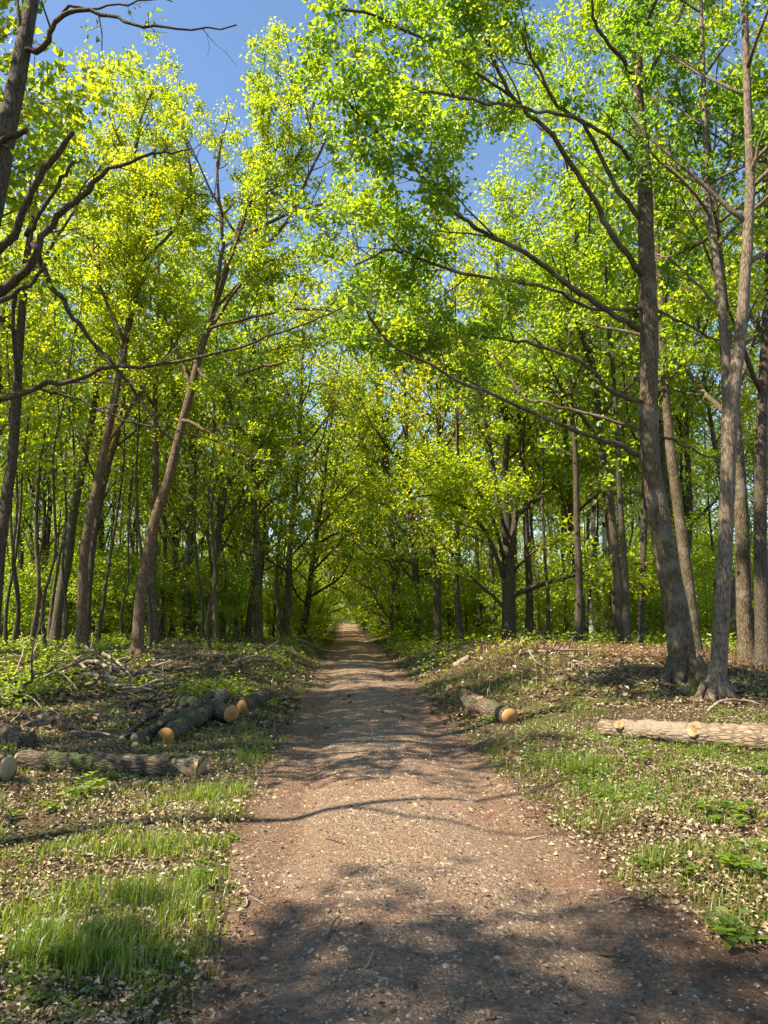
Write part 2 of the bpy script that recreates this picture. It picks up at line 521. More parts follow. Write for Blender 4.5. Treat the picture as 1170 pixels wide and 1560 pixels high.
DEF = dict(maxl=3, wob=(.05, .12, .18, .25), up=(.02, .03, .02, 0), dens=(1.6, 2.0, 3.0), ang=(.9, .8, .8), ratio=(.45, .5, .5),
           flat=.2, mn=.25, mx=9, seg=.45, t0=.2, step=.16, rk=.55)

def grow(sk, p, d, L, r, lvl, P, rg):
    n = max(3, int(L / P['seg']) + 1)
    sg = L / n
    pts, rad = [p.copy()], [r]
    wb, up = P['wob'][lvl], P['up'][lvl]
    for i in range(n):
        d = Vector((d.x + rg.gauss(0, wb), d.y + rg.gauss(0, wb), d.z + rg.gauss(0, wb) * .8 + up)).normalized()
        p = p + d * sg
        pts.append(p); rad.append(max(.0025, r * (1 - .8 * (i + 1) / n)))
    sk.br.append((pts, rad, lvl))
    kids(sk, pts, rad, L, lvl, P, rg, P['t0'])

def kids(sk, pts, rad, L, lvl, P, rg, t0=.2, t1=1.0):
    n = len(pts) - 1
    if lvl >= P['maxl']:
        m = max(2, int(L * .85 / P['step']))
        for k in range(m):
            t = (.15 + .85 * (k + rg.random()) / m) * n
            i = min(int(t), n - 1)
            q = pts[i].lerp(pts[i + 1], t - i)
            sk.an.append((q, (pts[i + 1] - pts[i]).normalized()))
        return
    nk = max(2, int(L * (t1 - t0) * P['dens'][lvl] * rg.uniform(.8, 1.2)))
    roll = rg.random() * 6.28
    for k in range(nk):
        tt = t0 + (t1 - t0) * (k + rg.random() * .9) / nk
        t = tt * n
        i = min(int(t), n - 1)
        q = pts[i].lerp(pts[i + 1], t - i)
        T = (pts[i + 1] - pts[i]).normalized()
        roll += 2.4 + rg.uniform(-.5, .5)
        a = Vector((0, 0, 1)).cross(T)
        if a.length < .1: a = Vector((1, 0, 0))
        a.normalize()
        b = T.cross(a)
        flat = P['flat'] if T.z < .85 else 0
        pr = a * math.cos(roll) + b * math.sin(roll) * (1 - flat)
        pr.normalize()
        an = P['ang'][lvl] * rg.uniform(.75, 1.25)
        d = T * math.cos(an) + pr * math.sin(an)
        if 'lean' in P: d = (d + P['lean'] * .25).normalized()
        if lvl == 0 and 'shape' in P: L2 = P['shape'](tt) * rg.uniform(.75, 1.2)
        else: L2 = L * P['ratio'][lvl] * (1.1 - .65 * tt) * rg.uniform(.7, 1.3)
        L2 = min(max(L2, P['mn']), P['mx'] / (1 + lvl))
        r2 = max(.003, min(rad[i] * P['rk'], .016 * L2 + .002))
        grow(sk, q, d, L2, r2, lvl + 1, P, rg)

def leaves(sk, per, spread, size, material, name, shape='kite', flat=.6, tone=(.5, .22), origin=None, keep=None, asp=.72, clump=.75):
    A = np.array([tuple(p) for p, _ in sk.an]); D = np.array([tuple(d) for _, d in sk.an])
    if clump:
        nz = (vnoise(A[:, 0], A[:, 1], clump, 61) + vnoise(A[:, 1], A[:, 2], clump, 62) + vnoise(A[:, 2], A[:, 0], clump, 63)) / 3
        kp = NP.random(len(A)) < .14 + .86 * sm(.39, .51, nz)
        A, D = A[kp], D[kp]
    cnt = NP.poisson(per * (1.75 if clump else 1), len(A))
    ct = NP.normal(tone[0], tone[1] * .8, len(A))
    idx = np.repeat(np.arange(len(A)), cnt)
    n = len(idx)
    pos = A[idx] + NP.normal(0, spread, (n, 3)) * np.array([1, 1, .7])
    if keep is not None:
        k = keep(pos); pos = pos[k]; idx = idx[k]; n = len(idx)
    head = D[idx] * .5 + NP.normal(0, .6, (n, 3)) + np.array([0, 0, -.15])
    up = NP.normal(0, 1 - flat, (n, 3)) + np.array([0, 0, flat])
    s = size * NP.uniform(.45, 1.35, n)
    if origin is not None: pos = pos - np.array(tuple(origin))
    V, T, k = leaf_arrays(pos, head, up, s, s * asp, fold=.22, shape=shape, droop=.15)
    tn = np.clip(ct[idx] + NP.normal(0, tone[1] * .5, n), 0, 1)
    return mesh(name, V, [T], material, smooth=False, tone=np.repeat(tn, k))

def rel(P, o):
    return [p - o for p in P]

NLEAF = 0
def build_tree(name, base, trunk, limbs, P, label, cat='tree', group=None, bark='bark', leaf='maple', per=5, spread=.11, size=.1,
               flat=.6, tone=(.5, .2), tt=(.35, 1.0), sides=14, seed=1, keep=None, shape='kite', limb_kids=True, forks=(), rough=.03, crown=True, limb_bark=None, limb_t0=.22, kink=1.0):
    """trunk and limbs are (points, radii); limbs stay parts of their own, smaller twigs are one part"""
    rg = random.Random(seed)
    root = thing(name, base, label, cat, group)
    sk = Sk()
    tp, tr = smooth_line(*trunk, per=6)
    tb = Tubes(); tb.add(rel(tp, base), tr, sides, rough)
    o = link('trunk', tb.mesh('trunk', bark), root)
    if sides >= 14 and base.z > -.5:
        r0 = tr[0]
        for q_ in range(6):
            an = q_ * 1.047 + rg.uniform(-.35, .35); Lr = rg.uniform(1.15, 1.6) * r0
            P_ = []
            for f_, h_ in ((.35, .85), (.62, .34), (.8, .08), (1.0, -.06), (1.2, -.2)):
                a2 = an + rg.gauss(0, .06) * f_
                x_, y_ = math.cos(a2) * Lr * f_, math.sin(a2) * Lr * f_
                P_.append(Vector((x_, y_, gz(base.x + x_, base.y + y_) - base.z + h_ * r0 * 1.3)))
            tb = Tubes(); tb.add(P_, [r0 * .36, r0 * .30, r0 * .24, r0 * .16, r0 * .08], 8, .08); link('root', tb.mesh('root', bark), root)
    if crown:
        L = sum((tp[i + 1] - tp[i]).length for i in range(len(tp) - 1))
        kids(sk, tp, tr, L, 0, P, rg, tt[0], tt[1])
    for (lp, lr) in forks:
        lp, lr = smooth_line(lp, lr, per=5)
        tb = Tubes(); tb.add(rel(lp, base), lr, max(8, sides - 2), rough); link('fork', tb.mesh('fork', bark), root)
        L = sum((lp[i + 1] - lp[i]).length for i in range(len(lp) - 1))
        kids(sk, lp, lr, L, 0, P, rg, .45)
    for (lp, lr) in limbs:
        lp, lr = smooth_line(lp, lr, per=4)
        lp = [lp[0]] + [p + Vector((rg.gauss(0, 1), rg.gauss(0, 1), rg.gauss(0, 1))) * .017 * kink for p in lp[1:]]
        tb = Tubes(); tb.add(rel(lp, base), lr, 8, .04); link('branch', tb.mesh('branch', limb_bark or bark), root)
        if limb_kids:
            L = sum((lp[i + 1] - lp[i]).length for i in range(len(lp) - 1))
            kids(sk, lp, lr, L, 1, P, rg, limb_t0)
    tw = Tubes()
    for pts, rad, lv in sk.br:
        if lv == 1 and rad[0] > .03:
            tb = Tubes(); tb.add(rel(pts, base), rad, 7, .04); link('branch', tb.mesh('branch', bark), root)
        else:
            if lv >= 3 and len(pts) > 3: pts, rad = pts[::2] + ([pts[-1]] if len(pts) % 2 == 0 else []), rad[::2] + ([rad[-1]] if len(rad) % 2 == 0 else [])
            tw.add(rel(pts, base), rad, 5 if lv < 2 else 3, cap=False)
    if tw.n: tag(link('twigs', tw.mesh('twigs', 'twig'), root), kind='stuff')
    if sk.an and per:
        me = leaves(sk, per, spread, size, leaf, 'crown', shape=shape, flat=flat, tone=tone, origin=base, keep=keep)
        tag(link('crown', me, root), kind='stuff')
    return root, sk

def pr(px, y):            # radius in metres of a px wide stem at distance y
    return px / 2 * (y * 1.03) / F

# ------------------------------------------------------------------ ground and track
def grid(xs, ys, fn):
    X, Y = np.meshgrid(xs, ys)
    Z = fn(X, Y)
    V = np.stack([X, Y, Z], -1).reshape(-1, 3)
    nx, ny = len(xs), len(ys)
    i = (np.arange(ny - 1)[:, None] * nx + np.arange(nx - 1)[None]).ravel()
    return V, np.stack([i, i + 1, i + 1 + nx, i + nx], -1)

def spaced(pts):
    out = []
    for a, b, n in pts: out += list(np.linspace(a, b, n, endpoint=False))
    return np.array(out + [pts[-1][1]])

def ground_z(X, Y):
    e = np.abs(X) - half_width(Y, np.sign(X))
    return terr(X, Y, False) - .10 * (1 - sm(-.12, 0.0, e))

xs = spaced([(-400, -60, 12), (-60, -12, 30), (-12, -4, 44), (-4, 4, 84), (4, 12, 44), (12, 60, 30), (60, 400, 12)])
ys = spaced([(-60, 0, 20), (0, 2.5, 20), (2.5, 14, 160), (14, 30, 110), (30, 60, 60), (60, 180, 50), (180, 700, 20)])
V, Q = grid(xs, ys, ground_z)
tag(link('ground', mesh('ground', V, [Q], 'soil')), 'uneven woodland floor of soil and moss either side of the track', kind='structure')

ys = spaced([(-6, 2.4, 40), (2.4, 9, 200), (9, 18, 150), (18, 40, 110), (40, 100, 80), (100, 190, 40)])
us = np.linspace(-1, 1, 56)
Yg = np.repeat(ys[:, None], len(us), 1)
Xg = np.where(us[None] > 0, us[None] * (half_width(ys, 1.0) + .07)[:, None], us[None] * (half_width(ys, -1.0) + .07)[:, None])
Zg = terr(Xg, Yg) + .004
Zg[:, 0] -= .06; Zg[:, -1] -= .06
i = (np.arange(len(ys) - 1)[:, None] * len(us) + np.arange(len(us) - 1)[None]).ravel()
Q = np.stack([i, i + 1, i + 1 + len(us), i + len(us)], -1)
tag(link('track', mesh('track', np.stack([Xg, Yg, Zg], -1).reshape(-1, 3), [Q], 'track')), 'straight reddish dirt and gravel track running into the wood', kind='structure')

# ------------------------------------------------------------------ the big trees
def PX(pts, y0, y1=None):
    """photo points from base to tip, at distances running from y0 to y1"""
    y1 = y0 if y1 is None else y1
    n = max(1, len(pts) - 1)
    return [at(x, y, y0 + (y1 - y0) * i / n) for i, (x, y) in enumerate(pts)]

def rooted(pts, y0, y1, widths):
    P = PX(pts, y0, y1)
    b = P[0].copy(); b.z = gz(b.x, b.y)
    lo = P[0].copy(); lo.z = b.z - .25
    R = [pr(w_, y0) for w_ in widths]
    if P[0].z < b.z + .05: P = P[1:]; R = R[1:]
    flare = b + Vector((0, 0, .02))
    mid = flare.lerp(P[0], min(.5, .45 / max(.5, (P[0] - flare).length)))
    return b, ([lo, flare, mid] + P, [R[0] * 1.7, R[0] * 1.45, R[0] * 1.1] + R)

def up_more(trunk, top_r=.02, n=2, L=4.0, lean=(0, 0)):
    """carry a trunk on above the frame"""
    P, R = trunk
    d = (P[-1] - P[-2]).normalized()
    d = (d + Vector((lean[0], lean[1], .3))).normalized()
    for k in range(n):
        P.append(P[-1] + d * (L / n)); R.append(R[-1] * .5 if k < n - 1 else top_r)
    return P, R

def limb(pts, y0, y1, w0, w1=3.5, yref=None):
    P = PX(pts, y0, y1)
    n = len(P) - 1
    return P, [pr(w0 + (w1 - w0) * (i / n) ** .8, yref or y0) for i in range(n + 1)]

PM = dict(DEF, maxl=3, step=.13, dens=(1.2, 2.3, 3.8), ang=(.95, .75, .8), ratio=(.4, .42, .5), flat=.35, mx=8.5, up=(.02, .05, .02, -.02), wob=(.05, .07, .12, .2), t0=.22)

# right: the great grey maple
y = 13.0
b, tk = rooted([(1045, 1045), (1030, 930), (1006, 800), (991, 700), (988, 600), (989, 500), (985, 400), (981, 250), (971, 130), (976, 0)], y, 13.6, [43, 37, 32, 30, 30, 29, 27, 24, 19, 13])
tk = up_more(tk, .03, 3, 6.0)
LB = [
    limb([(974, 694), (935, 675), (885, 660), (810, 625), (710, 585), (605, 530), (560, 480)], 13.1, 10.8, 8.0),
    limb([(973, 655), (905, 632), (835, 615), (800, 605), (765, 560), (740, 520)], 13.1, 14.6, 5.6),
    limb([(976, 612), (930, 595), (900, 562), (835, 530), (785, 520), (690, 500), (620, 440)], 13.2, 12.0, 7.2),
    limb([(975, 502), (935, 480), (885, 445), (835, 410), (800, 385), (750, 360), (700, 330), (650, 275), (560, 190), (520, 150)], 13.2, 10.2, 10.4),
    limb([(978, 470), (900, 470), (840, 440), (760, 425), (680, 410), (600, 380), (545, 400)], 13.3, 11.4, 6.4),
    limb([(978, 418), (935, 360), (905, 310), (870, 250), (830, 195), (785, 150), (755, 95), (735, 50), (700, -10), (660, -60)], 13.3, 11.0, 10.4),
    limb([(974, 332), (935, 280), (895, 195), (865, 175), (835, 140), (805, 75), (775, 0), (740, -80)], 13.4, 12.2, 8.8),
    limb([(972, 258), (935, 215), (885, 185), (835, 170), (760, 160), (680, 145), (600, 130)], 13.4, 10.5, 6.4),
    limb([(962, 112), (935, 75), (910, 45), (900, 0), (880, -60)], 13.5, 12.0, 7.2),
    limb([(785, 150), (740, 120), (660, 70), (585, 30), (520, 10)], 12.3, 9.6, 4.8),
    limb([(985, 122), (1010, 75), (1035, 25), (1060, -40)], 13.5, 14.5, 7.2),
    limb([(1003, 662), (1045, 680), (1085, 697), (1110, 690)], 13.2, 14.6, 4.8),
    limb([(990, 470), (1040, 490), (1080, 515), (1120, 520)], 13.3, 15.0, 4.8),
]
TREE, _ = build_tree('maple_tree', b, tk, LB, dict(PM, lean=Vector((-.5, -.1, .25))), 'big grey trunk curving up from the bank, its limbs reaching over the track',
    leaf='maple', bark='bark', per=31, spread=.13, size=.088, flat=.6, tone=(.40, .30), tt=(.74, 1.0), limb_t0=.5, sides=18, seed=5, group=None)

# right: forked pale trunk next to it
y = 11.7
b, tk = rooted([(1090, 1070), (1096, 1000), (1104, 850), (1110, 700), (1112, 640), (1122, 560), (1131, 480), (1140, 350), (1143, 270), (1139, 150), (1135, 0)], y, 12.2, [26, 24, 22, 22, 25, 19, 18, 17, 15, 13, 11])
tk = up_more(tk, .03, 2, 5.0, (.1, 0))
f1 = limb([(1111, 650), (1106, 560), (1100, 470), (1092, 400), (1081, 340), (1076, 250), (1071, 100), (1066, -40)], 11.9, 13.5, 18, 7)
LB = [limb([(1092, 400), (1070, 320), (1045, 280), (1015, 245)], 12.6, 13.5, 6),
      limb([(1100, 470), (1060, 430), (1020, 395), (1000, 390)], 12.4, 14.5, 5),
      limb([(1142, 270), (1160, 210), (1185, 150)], 12.1, 11.5, 7),
      limb([(1080, 330), (1110, 240), (1125, 150)], 12.8, 14.0, 5)]
build_tree('maple_tree', b, tk, LB, dict(PM), 'forked pale grey trunk just in front of the great trunk, nearest the long right log', leaf='maple', bark='bark_pale',
    per=18, spread=.12, size=.10, tone=(.4, .2), tt=(.6, 1.0), sides=14, seed=8, forks=[f1])

# right: trunks behind
def pole(pts, y0, widths, label, seed, bark='bark', leaf='lime', y1=None, name='broadleaf_tree', P=None, top=3.0, limbs=(), group=None, **k):
    b, tk = rooted(pts, y0, y1 or y0 + .8, widths)
    tk = up_more(tk, .015, 2, top)
    kw = dict(per=10, spread=.18, size=.14, sides=10, tt=(.5, 1.0))
    kw.update(k)
    return build_tree(name, b, tk, list(limbs), P or dict(PM, mx=5, dens=(1.5, 2.1, 3.2)), label, leaf=leaf, bark=bark, seed=seed, group=group, **kw)

pole([(1062, 1010), (1046, 870), (1031, 760), (1021, 680), (1011, 560), (1006, 450), (998, 320), (1002, 180)], 16.8, [19, 17, 16, 15, 13, 11, 9, 7], 'slim brown trunk close behind the great trunk, leaning left with it', 21, tone=(.5, .2))
pole([(948, 980), (941, 880), (930, 770), (916, 680), (906, 580), (890, 480), (876, 390), (870, 250)], 24, [15, 13, 12, 12, 11, 9, 8, 6], 'dark slender trunk leaning left, next left of the great trunk', 22, bark='bark_dark')
pole([(975, 980), (979, 880), (982, 760), (980, 640), (972, 520), (965, 420)], 26, [11, 10, 10, 9, 8, 7], 'thin straight dark trunk standing right behind the dry bracken', 23, bark='bark_dark')
pole([(1140, 1025), (1133, 930), (1130, 800), (1120, 650), (1112, 560), (1100, 430), (1088, 300)], 15.2, [25, 22, 21, 19, 16, 13, 9], 'stout brown trunk at the bank edge, inner one of a close pair', 24, bark='bark')
pole([(1164, 1035), (1160, 930), (1158, 800), (1160, 650), (1166, 520), (1172, 380), (1165, 250)], 14.8, [24, 20, 19, 17, 15, 12, 10], 'stout dark trunk at the bank edge, outer one of a close pair', 25, bark='bark_dark')
pole([(1045, 930), (1048, 850), (1050, 760), (1045, 650), (1040, 520)], 30, [12, 11, 10, 9, 7], 'thin dark trunk seen in the gap between the great trunk and the forked pale one', 26, bark='bark_dark')
pole([(902, 965), (896, 880), (905, 780), (903, 680), (900, 600), (905, 480)], 34, [8, 8, 7, 7, 6, 5], 'white birch trunk with dark flecks behind the mound', 27, bark='birch', name='birch_tree', size=.11)
pole([(925, 965), (923, 880), (921, 780), (926, 690), (935, 590), (930, 500)], 36, [8, 8, 7, 7, 6, 5], 'pale birch stem just right of the white birch', 28, bark='birch', name='birch_tree', size=.11)
pole([(885, 970), (884, 900), (872, 830), (868, 760), (860, 640), (850, 540)], 30, [13, 12, 10, 9, 8, 6], 'dark many-knotted trunk with a bend behind the mound', 29, bark='bark_dark')

# right of centre: the spreading multi-stemmed tree with layered boughs
PB = dict(PM, dens=(1.6, 2.4, 3.4), flat=.75, up=(.02, -.005, -.01, -.02), ang=(1.05, .8, .8), mx=7.5)
b, tk = rooted([(775, 975), (775, 920), (774, 860), (772, 800), (768, 730), (772, 660), (765, 560), (760, 470)], 29, 29.5, [22, 21, 20, 15, 11, 9, 7, 5])
tk = up_more(tk, .02, 2, 3)
fk = [limb([(776, 850), (786, 780), (793, 700), (800, 620), (805, 520)], 29, 29.5, 12, 4), limb([(772, 830), (758, 760), (748, 690), (735, 620), (720, 560)], 28.8, 28, 9, 4)]
LB = [limb([(768, 880), (745, 820), (715, 780), (690, 765), (655, 755), (625, 760)], 29, 27, 8, 2),
      limb([(768, 850), (750, 790), (725, 745), (690, 715), (650, 700)], 29, 26, 6, 2),
      limb([(783, 870), (815, 840), (850, 825), (890, 820)], 29, 28, 5, 2),
      limb([(785, 790), (820, 750), (850, 720)], 29, 28, 5, 2)]
build_tree('beech_tree', b, tk, LB, PB, 'spreading tree with arching low boughs, standing dark right of the track behind the mound', leaf='lime', bark='bark_dark', forks=fk,
    per=10, spread=.2, size=.15, flat=.8, tone=(.5, .2), tt=(.3, 1.0), sides=12, seed=31)

# left: the leaning reddish trunk, its neighbours
PL = dict(PM, dens=(1.3, 2.3, 3.6), mx=6.0, ang=(.7, .75, .8), up=(.03, .06, .02, 0), flat=.1)
LB = [limb([(300, 560), (318, 580), (350, 575), (400, 560), (445, 545)], 20.3, 18.5, 5), limb([(278, 640), (320, 660), (370, 690), (415, 715)], 20.2, 18.5, 5),
      limb([(315, 510), (360, 440), (400, 400), (460, 390)], 20.6, 19.5, 6), limb([(345, 410), (385, 300), (405, 230), (410, 170)], 20.8, 20, 7),
      limb([(330, 450), (340, 350), (330, 270), (340, 200)], 20.8, 21.5, 7), limb([(370, 330), (430, 270), (470, 200), (486, 115)], 21, 20, 6),
      limb([(360, 370), (430, 330), (500, 310), (540, 330)], 21, 18.5, 6), limb([(320, 500), (400, 480), (470, 470), (540, 480)], 20.5, 18, 5), limb([(385, 285), (430, 210), (445, 150), (442, 85)], 21, 20.5, 6), limb([(350, 400), (420, 360), (480, 250), (505, 180)], 20.8, 19.5, 6)]
pole([(208, 1008), (213, 920), (222, 860), (236, 790), (255, 735), (276, 650), (292, 590), (310, 520), (345, 410), (370, 330), (392, 265)], 19.8, [17, 16, 15, 15, 14, 12, 12, 11, 10, 8, 6],
     'reddish brown trunk leaning right over the brush pile, left of the track', 41, bark='bark_red', leaf='lime', name='oak_tree', y1=21.2, P=PL, limbs=LB, tone=(.42, .22), sides=14, top=1.2, per=20, size=.10, spread=.12, tt=(.55, 1))
LB = [limb([(170, 640), (190, 540), (205, 440), (235, 330), (245, 230)], 21.5, 22, 8), limb([(190, 520), (150, 430), (140, 340), (150, 260)], 21.6, 22.5, 6),
      limb([(215, 400), (270, 340), (290, 260), (280, 190)], 21.8, 21, 6), limb([(225, 330), (205, 250), (215, 180), (235, 130)], 22, 22.5, 6)]
pole([(124, 1000), (125, 920), (128, 850), (137, 790), (148, 740), (160, 680), (172, 620), (195, 500), (216, 400), (228, 320), (236, 230)], 21.2, [15, 14, 13, 13, 13, 12, 11, 10, 9, 7, 5],
     'brown trunk rising behind the pale brushwood, left of the reddish leaning one', 42, bark='bark_red', leaf='lime', name='oak_tree', y1=22.4, P=PL, limbs=LB, tone=(.5, .22), sides=14, top=1.2, per=18, size=.10, spread=.12, tt=(.5, 1))
pole([(82, 985), (90, 920), (102, 850), (114, 770), (130, 690), (145, 610), (158, 520), (165, 430), (170, 350)], 27, [14, 13, 13, 12, 11, 10, 9, 7, 5], 'dark mossy trunk slanting right, leftmost of three behind the brushwood', 43, bark='bark_mossy', leaf='oak', name='oak_tree', P=dict(PL, mx=4), tone=(.6, .2))
pole([(133, 960), (136, 890), (142, 830), (152, 770), (168, 700), (185, 640), (190, 560)], 25, [10, 9, 9, 8, 8, 7, 6], 'thin dark stem slanting up close behind the brown trunk', 44, bark='bark_dark', leaf='oak', P=dict(PL, mx=4))
pole([(0, 830), (8, 770), (18, 700), (25, 620), (30, 520), (40, 400), (52, 320)], 17, [17, 17, 16, 14, 13, 11, 8], 'dark leaning trunk at the edge of the view, below the dead boughs', 45, bark='bark_dark', leaf='oak', P=dict(PL, mx=4))
for k, (xb, yb, xt, yt, Y, wd, bk, tx) in enumerate([
        (246, 960, 258, 560, 33, 7, 'bark', 'slender trunk lit pale, first right of the reddish leaning trunk'),
        (262, 955, 275, 540, 36, 8, 'bark_dark', 'slender dark trunk, second right of the reddish leaning trunk'),
        (285, 960, 296, 520, 31, 13, 'bark_mossy', 'thick dark mossy trunk among brambles right of the reddish leaning trunk'),
        (318, 960, 380, 560, 30, 10, 'bark_dark', 'trunk forking low and slanting right, midway between reddish trunk and track'),
        (360, 950, 368, 580, 38, 7, 'bark', 'thin upright trunk midway along the left wood edge'),
        (380, 955, 396, 590, 35, 9, 'bark_dark', 'dark upright trunk where the left bank begins'),
        (398, 948, 412, 600, 41, 6, 'bark_dark', 'thin dark trunk slanting above the left bank'),
        (424, 945, 428, 640, 44, 6, 'bark_pale', 'pale thin trunk with a broken limb above the left bank'),
        (60, 960, 82, 560, 34, 8, 'bark_dark', 'thin dark trunk far left behind the dark mossy slanting one'),
        (155, 950, 160, 520, 38, 10, 'bark_dark', 'dark trunk deep between the brown and reddish trunks'),
        (30, 955, 50, 520, 40, 9, 'bark_dark', 'dark straight trunk deep in the wood at far left'),
        (598, 975, 600, 780, 46, 6, 'bark_pale', 'short pale sunlit stem right beside the far track')]):
    n = 6
    pts = [(xb + (xt - xb) * (i / n) ** 1.3 + rng.uniform(-3, 3), yb + (yt - yb) * i / n) for i in range(n + 1)]
    pole(pts, Y, [wd * (1 - .5 * i / n) for i in range(n + 1)], tx, 60 + k, bark=bk, leaf=('oak', 'lime', 'shrub')[k % 3], P=dict(PL, mx=4.0, dens=(1.6, 1.8, 2.8)), top=5, per=9, size=.15, sides=8, tt=(.35, 1))

# left foreground: old oak outside the frame whose boughs reach in
y = 8.6
b = Vector((-5.7, 8.2, 0)); b.z = gz(b.x, b.y)
tk = ([b + Vector((0, 0, -.2)), b, b + Vector((.05, .05, 1.2)), at(-70, 620, 8.4), at(-40, 430, 8.5), at(-15, 330, 8.6), at(8, 210, 8.7), at(30, 100, 8.8), at(48, 0, 8.9), at(70, -120, 9.0)],
      [.24, .2, .17, .155, .14, .13, .12, .105, .09, .06])
LB = [limb([(38, 80), (70, 65), (93, 22), (150, 18), (205, 40), (270, 42), (362, 43)], 8.8, 8.0, 11, 2),
      limb([(95, 20), (150, 10), (210, 2), (262, 0)], 8.7, 8.2, 5, 1.5),
      limb([(32, 60), (28, 25), (22, -30)], 8.8, 8.8, 8, 4),
      limb([(-10, 455), (40, 410), (75, 345), (130, 295), (165, 258), (235, 235), (292, 228)], 8.5, 7.4, 16, 2),
      limb([(-25, 400), (20, 360), (50, 290), (85, 240), (112, 204)], 8.4, 7.9, 15, 8),
      limb([(40, 360), (60, 330), (85, 280), (106, 248)], 8.3, 7.9, 8, 5),
      limb([(50, 370), (75, 420), (105, 470), (140, 520), (185, 570), (235, 640), (260, 670)], 8.4, 8.6, 10, 3),
      limb([(-15, 470), (30, 440), (75, 398)], 8.4, 8.2, 10, 5),
      limb([(-20, 230), (10, 212), (40, 200)], 8.6, 8.3, 12, 8),
      limb([(-30, 618), (30, 600), (110, 575), (190, 560), (300, 545), (390, 520), (470, 490), (545, 455)], 8.4, 7.0, 10, 1.5),
      limb([(60, 592), (120, 610), (190, 640), (270, 657), (350, 680), (400, 705)], 8.3, 8.0, 5, 1.5)]
PO = dict(DEF, maxl=3, dens=(.5, 1.8, 2.6), ang=(.8, .7, .8), ratio=(.35, .3, .4), flat=.3, mx=3.0, wob=(.08, .14, .2, .25), up=(.02, .03, .01, 0))
build_tree('oak_tree', b, tk, LB, PO, 'near dark gnarled tree at the left edge with broken boughs and few leaves', leaf='maple', bark='bark_dark', per=1.3, spread=.06, size=.085, tone=(.4, .2), tt=(.93, 1.0), sides=14, seed=51)


# ------------------------------------------------------------------ felled logs
def log(name, a, b, ra, rb, label, cat='log', bark='logbark', ends=('saw', 'saw'), group=None, bend=0.0, k=20, tilt=None, rough=.035, seed=0, scars=()):
    """a log lying from a to b; its own Z axis runs along it"""
    a, b = Vector(a), Vector(b)
    a.z -= .025; b.z -= .025; c = (a + b) / 2; L = (b - a).length; ax = (b - a).normalized()
    o = thing(name, c, label, cat, group)
    o.rotation_mode = 'QUATERNION'
    q = ax.to_track_quat('Z', 'Y'); o.rotation_quaternion = q
    rg = np.random.default_rng(seed + 900)
    m = max(6, int(L / .07))
    P, Rr = [], []
    for i in range(m + 1):
        t = i / m
        P.append(Vector((bend * math.sin(t * math.pi) + .012 * rg.normal(), .012 * rg.normal(), (t - .5) * L)))
        Rr.append((ra * (1 - t) + rb * t) * (1 + .03 * rg.normal()))
    P[0] = Vector((0, 0, -L / 2)); P[-1] = Vector((0, 0, L / 2))
    tb = Tubes(); tb.add(P, Rr, k, rough, cap=True, dome=.02)
    bk = link('bark', tb.mesh('bark', bark), o)
    for e, s_, rr in ((ends[0], -1, ra), (ends[1], 1, rb)):
        if not e: continue
        tb = Tubes(); z = s_ * L / 2
        tb.add([Vector((0, 0, z - s_ * .01)), Vector((0, 0, z + s_ * (.012 + rr * .03)))], [rr * .93, rr * .91], k, .012, cap=True, dome=.03)
        link('cut_end', tb.mesh('cut_end', e), o)
    inv = q.inverted()
    for (p, up, r_) in scars:        # sawn-off branch stubs: a pale ring on the bark
        d = inv @ Vector(up).normalized(); p = inv @ (Vector(p) - c)
        tt = min(1, max(0, p.z / L + .5)); base = Vector((bend * math.sin(tt * math.pi), 0, p.z)); d.z = 0; d.normalize()
        rr = ra * (1 - tt) + rb * tt
        st = link('branch_scar', None, o)
        st.location = base + d * (rr * .9); st.rotation_mode = 'QUATERNION'; st.rotation_quaternion = d.to_track_quat('Z', 'Y')
        tb = Tubes(); tb.add([Vector((0, 0, 0)), Vector((0, 0, .018)), Vector((0, 0, .026))], [r_ * 1.15, r_ * 1.08, r_ * .95], 14, .16, dome=.02)
        link('collar', tb.mesh('collar', 'split'), st)
        tb = Tubes(); tb.add([Vector((0, 0, .02)), Vector((0, 0, .032))], [r_ * .5, r_ * .42], 10, .05, dome=.02)
        link('heartwood', tb.mesh('heartwood', 'saw'), st)
    return o

def on(px, py, h):
    g = gp(px, py); g.z += h; return g

# left of the track
a, b = on(30, 1172, .09), on(306, 1182, .09)
L1 = log('felled_log', a, b, .118, .112, 'long felled log with a split bare end, in front of the left log pile', ends=('saw_pale', 'saw_pale'), seed=1,
         scars=[(on(279, 1172, .2), (0, -.45, 1), .05)], bend=.02)
d = (b - a).normalized()
tb = Tubes()     # the strip where the bark has torn off
zz = (b - a).length
for_strip = []
k = 9
for i, t in enumerate(np.linspace(-.31, 0.0, 6)):
    pass
Vs, Qs = [], []
for i, t in enumerate(np.linspace(0, .28, 7)):
    for j in range(k):
        an = math.radians(-175 + 110 * (j / (k - 1)) * (1 - .75 * t / .28))
        rr = .121 + .004 * math.sin(j * 2.1 + i)
        Vs.append((rr * math.cos(an), rr * math.sin(an), zz / 2 - t + .004))
for i in range(6):
    for j in range(k - 1):
        Qs.append((i * k + j, i * k + j + 1, (i + 1) * k + j + 1, (i + 1) * k + j))
_q = L1.rotation_quaternion.inverted()
_v = _q @ Vector((0, -1, .1)); _rot = math.atan2(_v.y, _v.x) - math.radians(-120)
Vs = [(x * math.cos(_rot) - y_ * math.sin(_rot), x * math.sin(_rot) + y_ * math.cos(_rot), z) for x, y_, z in Vs]
link('split_wood', mesh('split_wood', np.array(Vs), [np.array(Qs)], 'split'), L1)
log('felled_log', on(-75, 1112, .2), on(42, 1142, .10), .15, .13, 'dark mossy log end lying behind the pale sawn block at the left edge', ends=('saw_pale', None), seed=2)
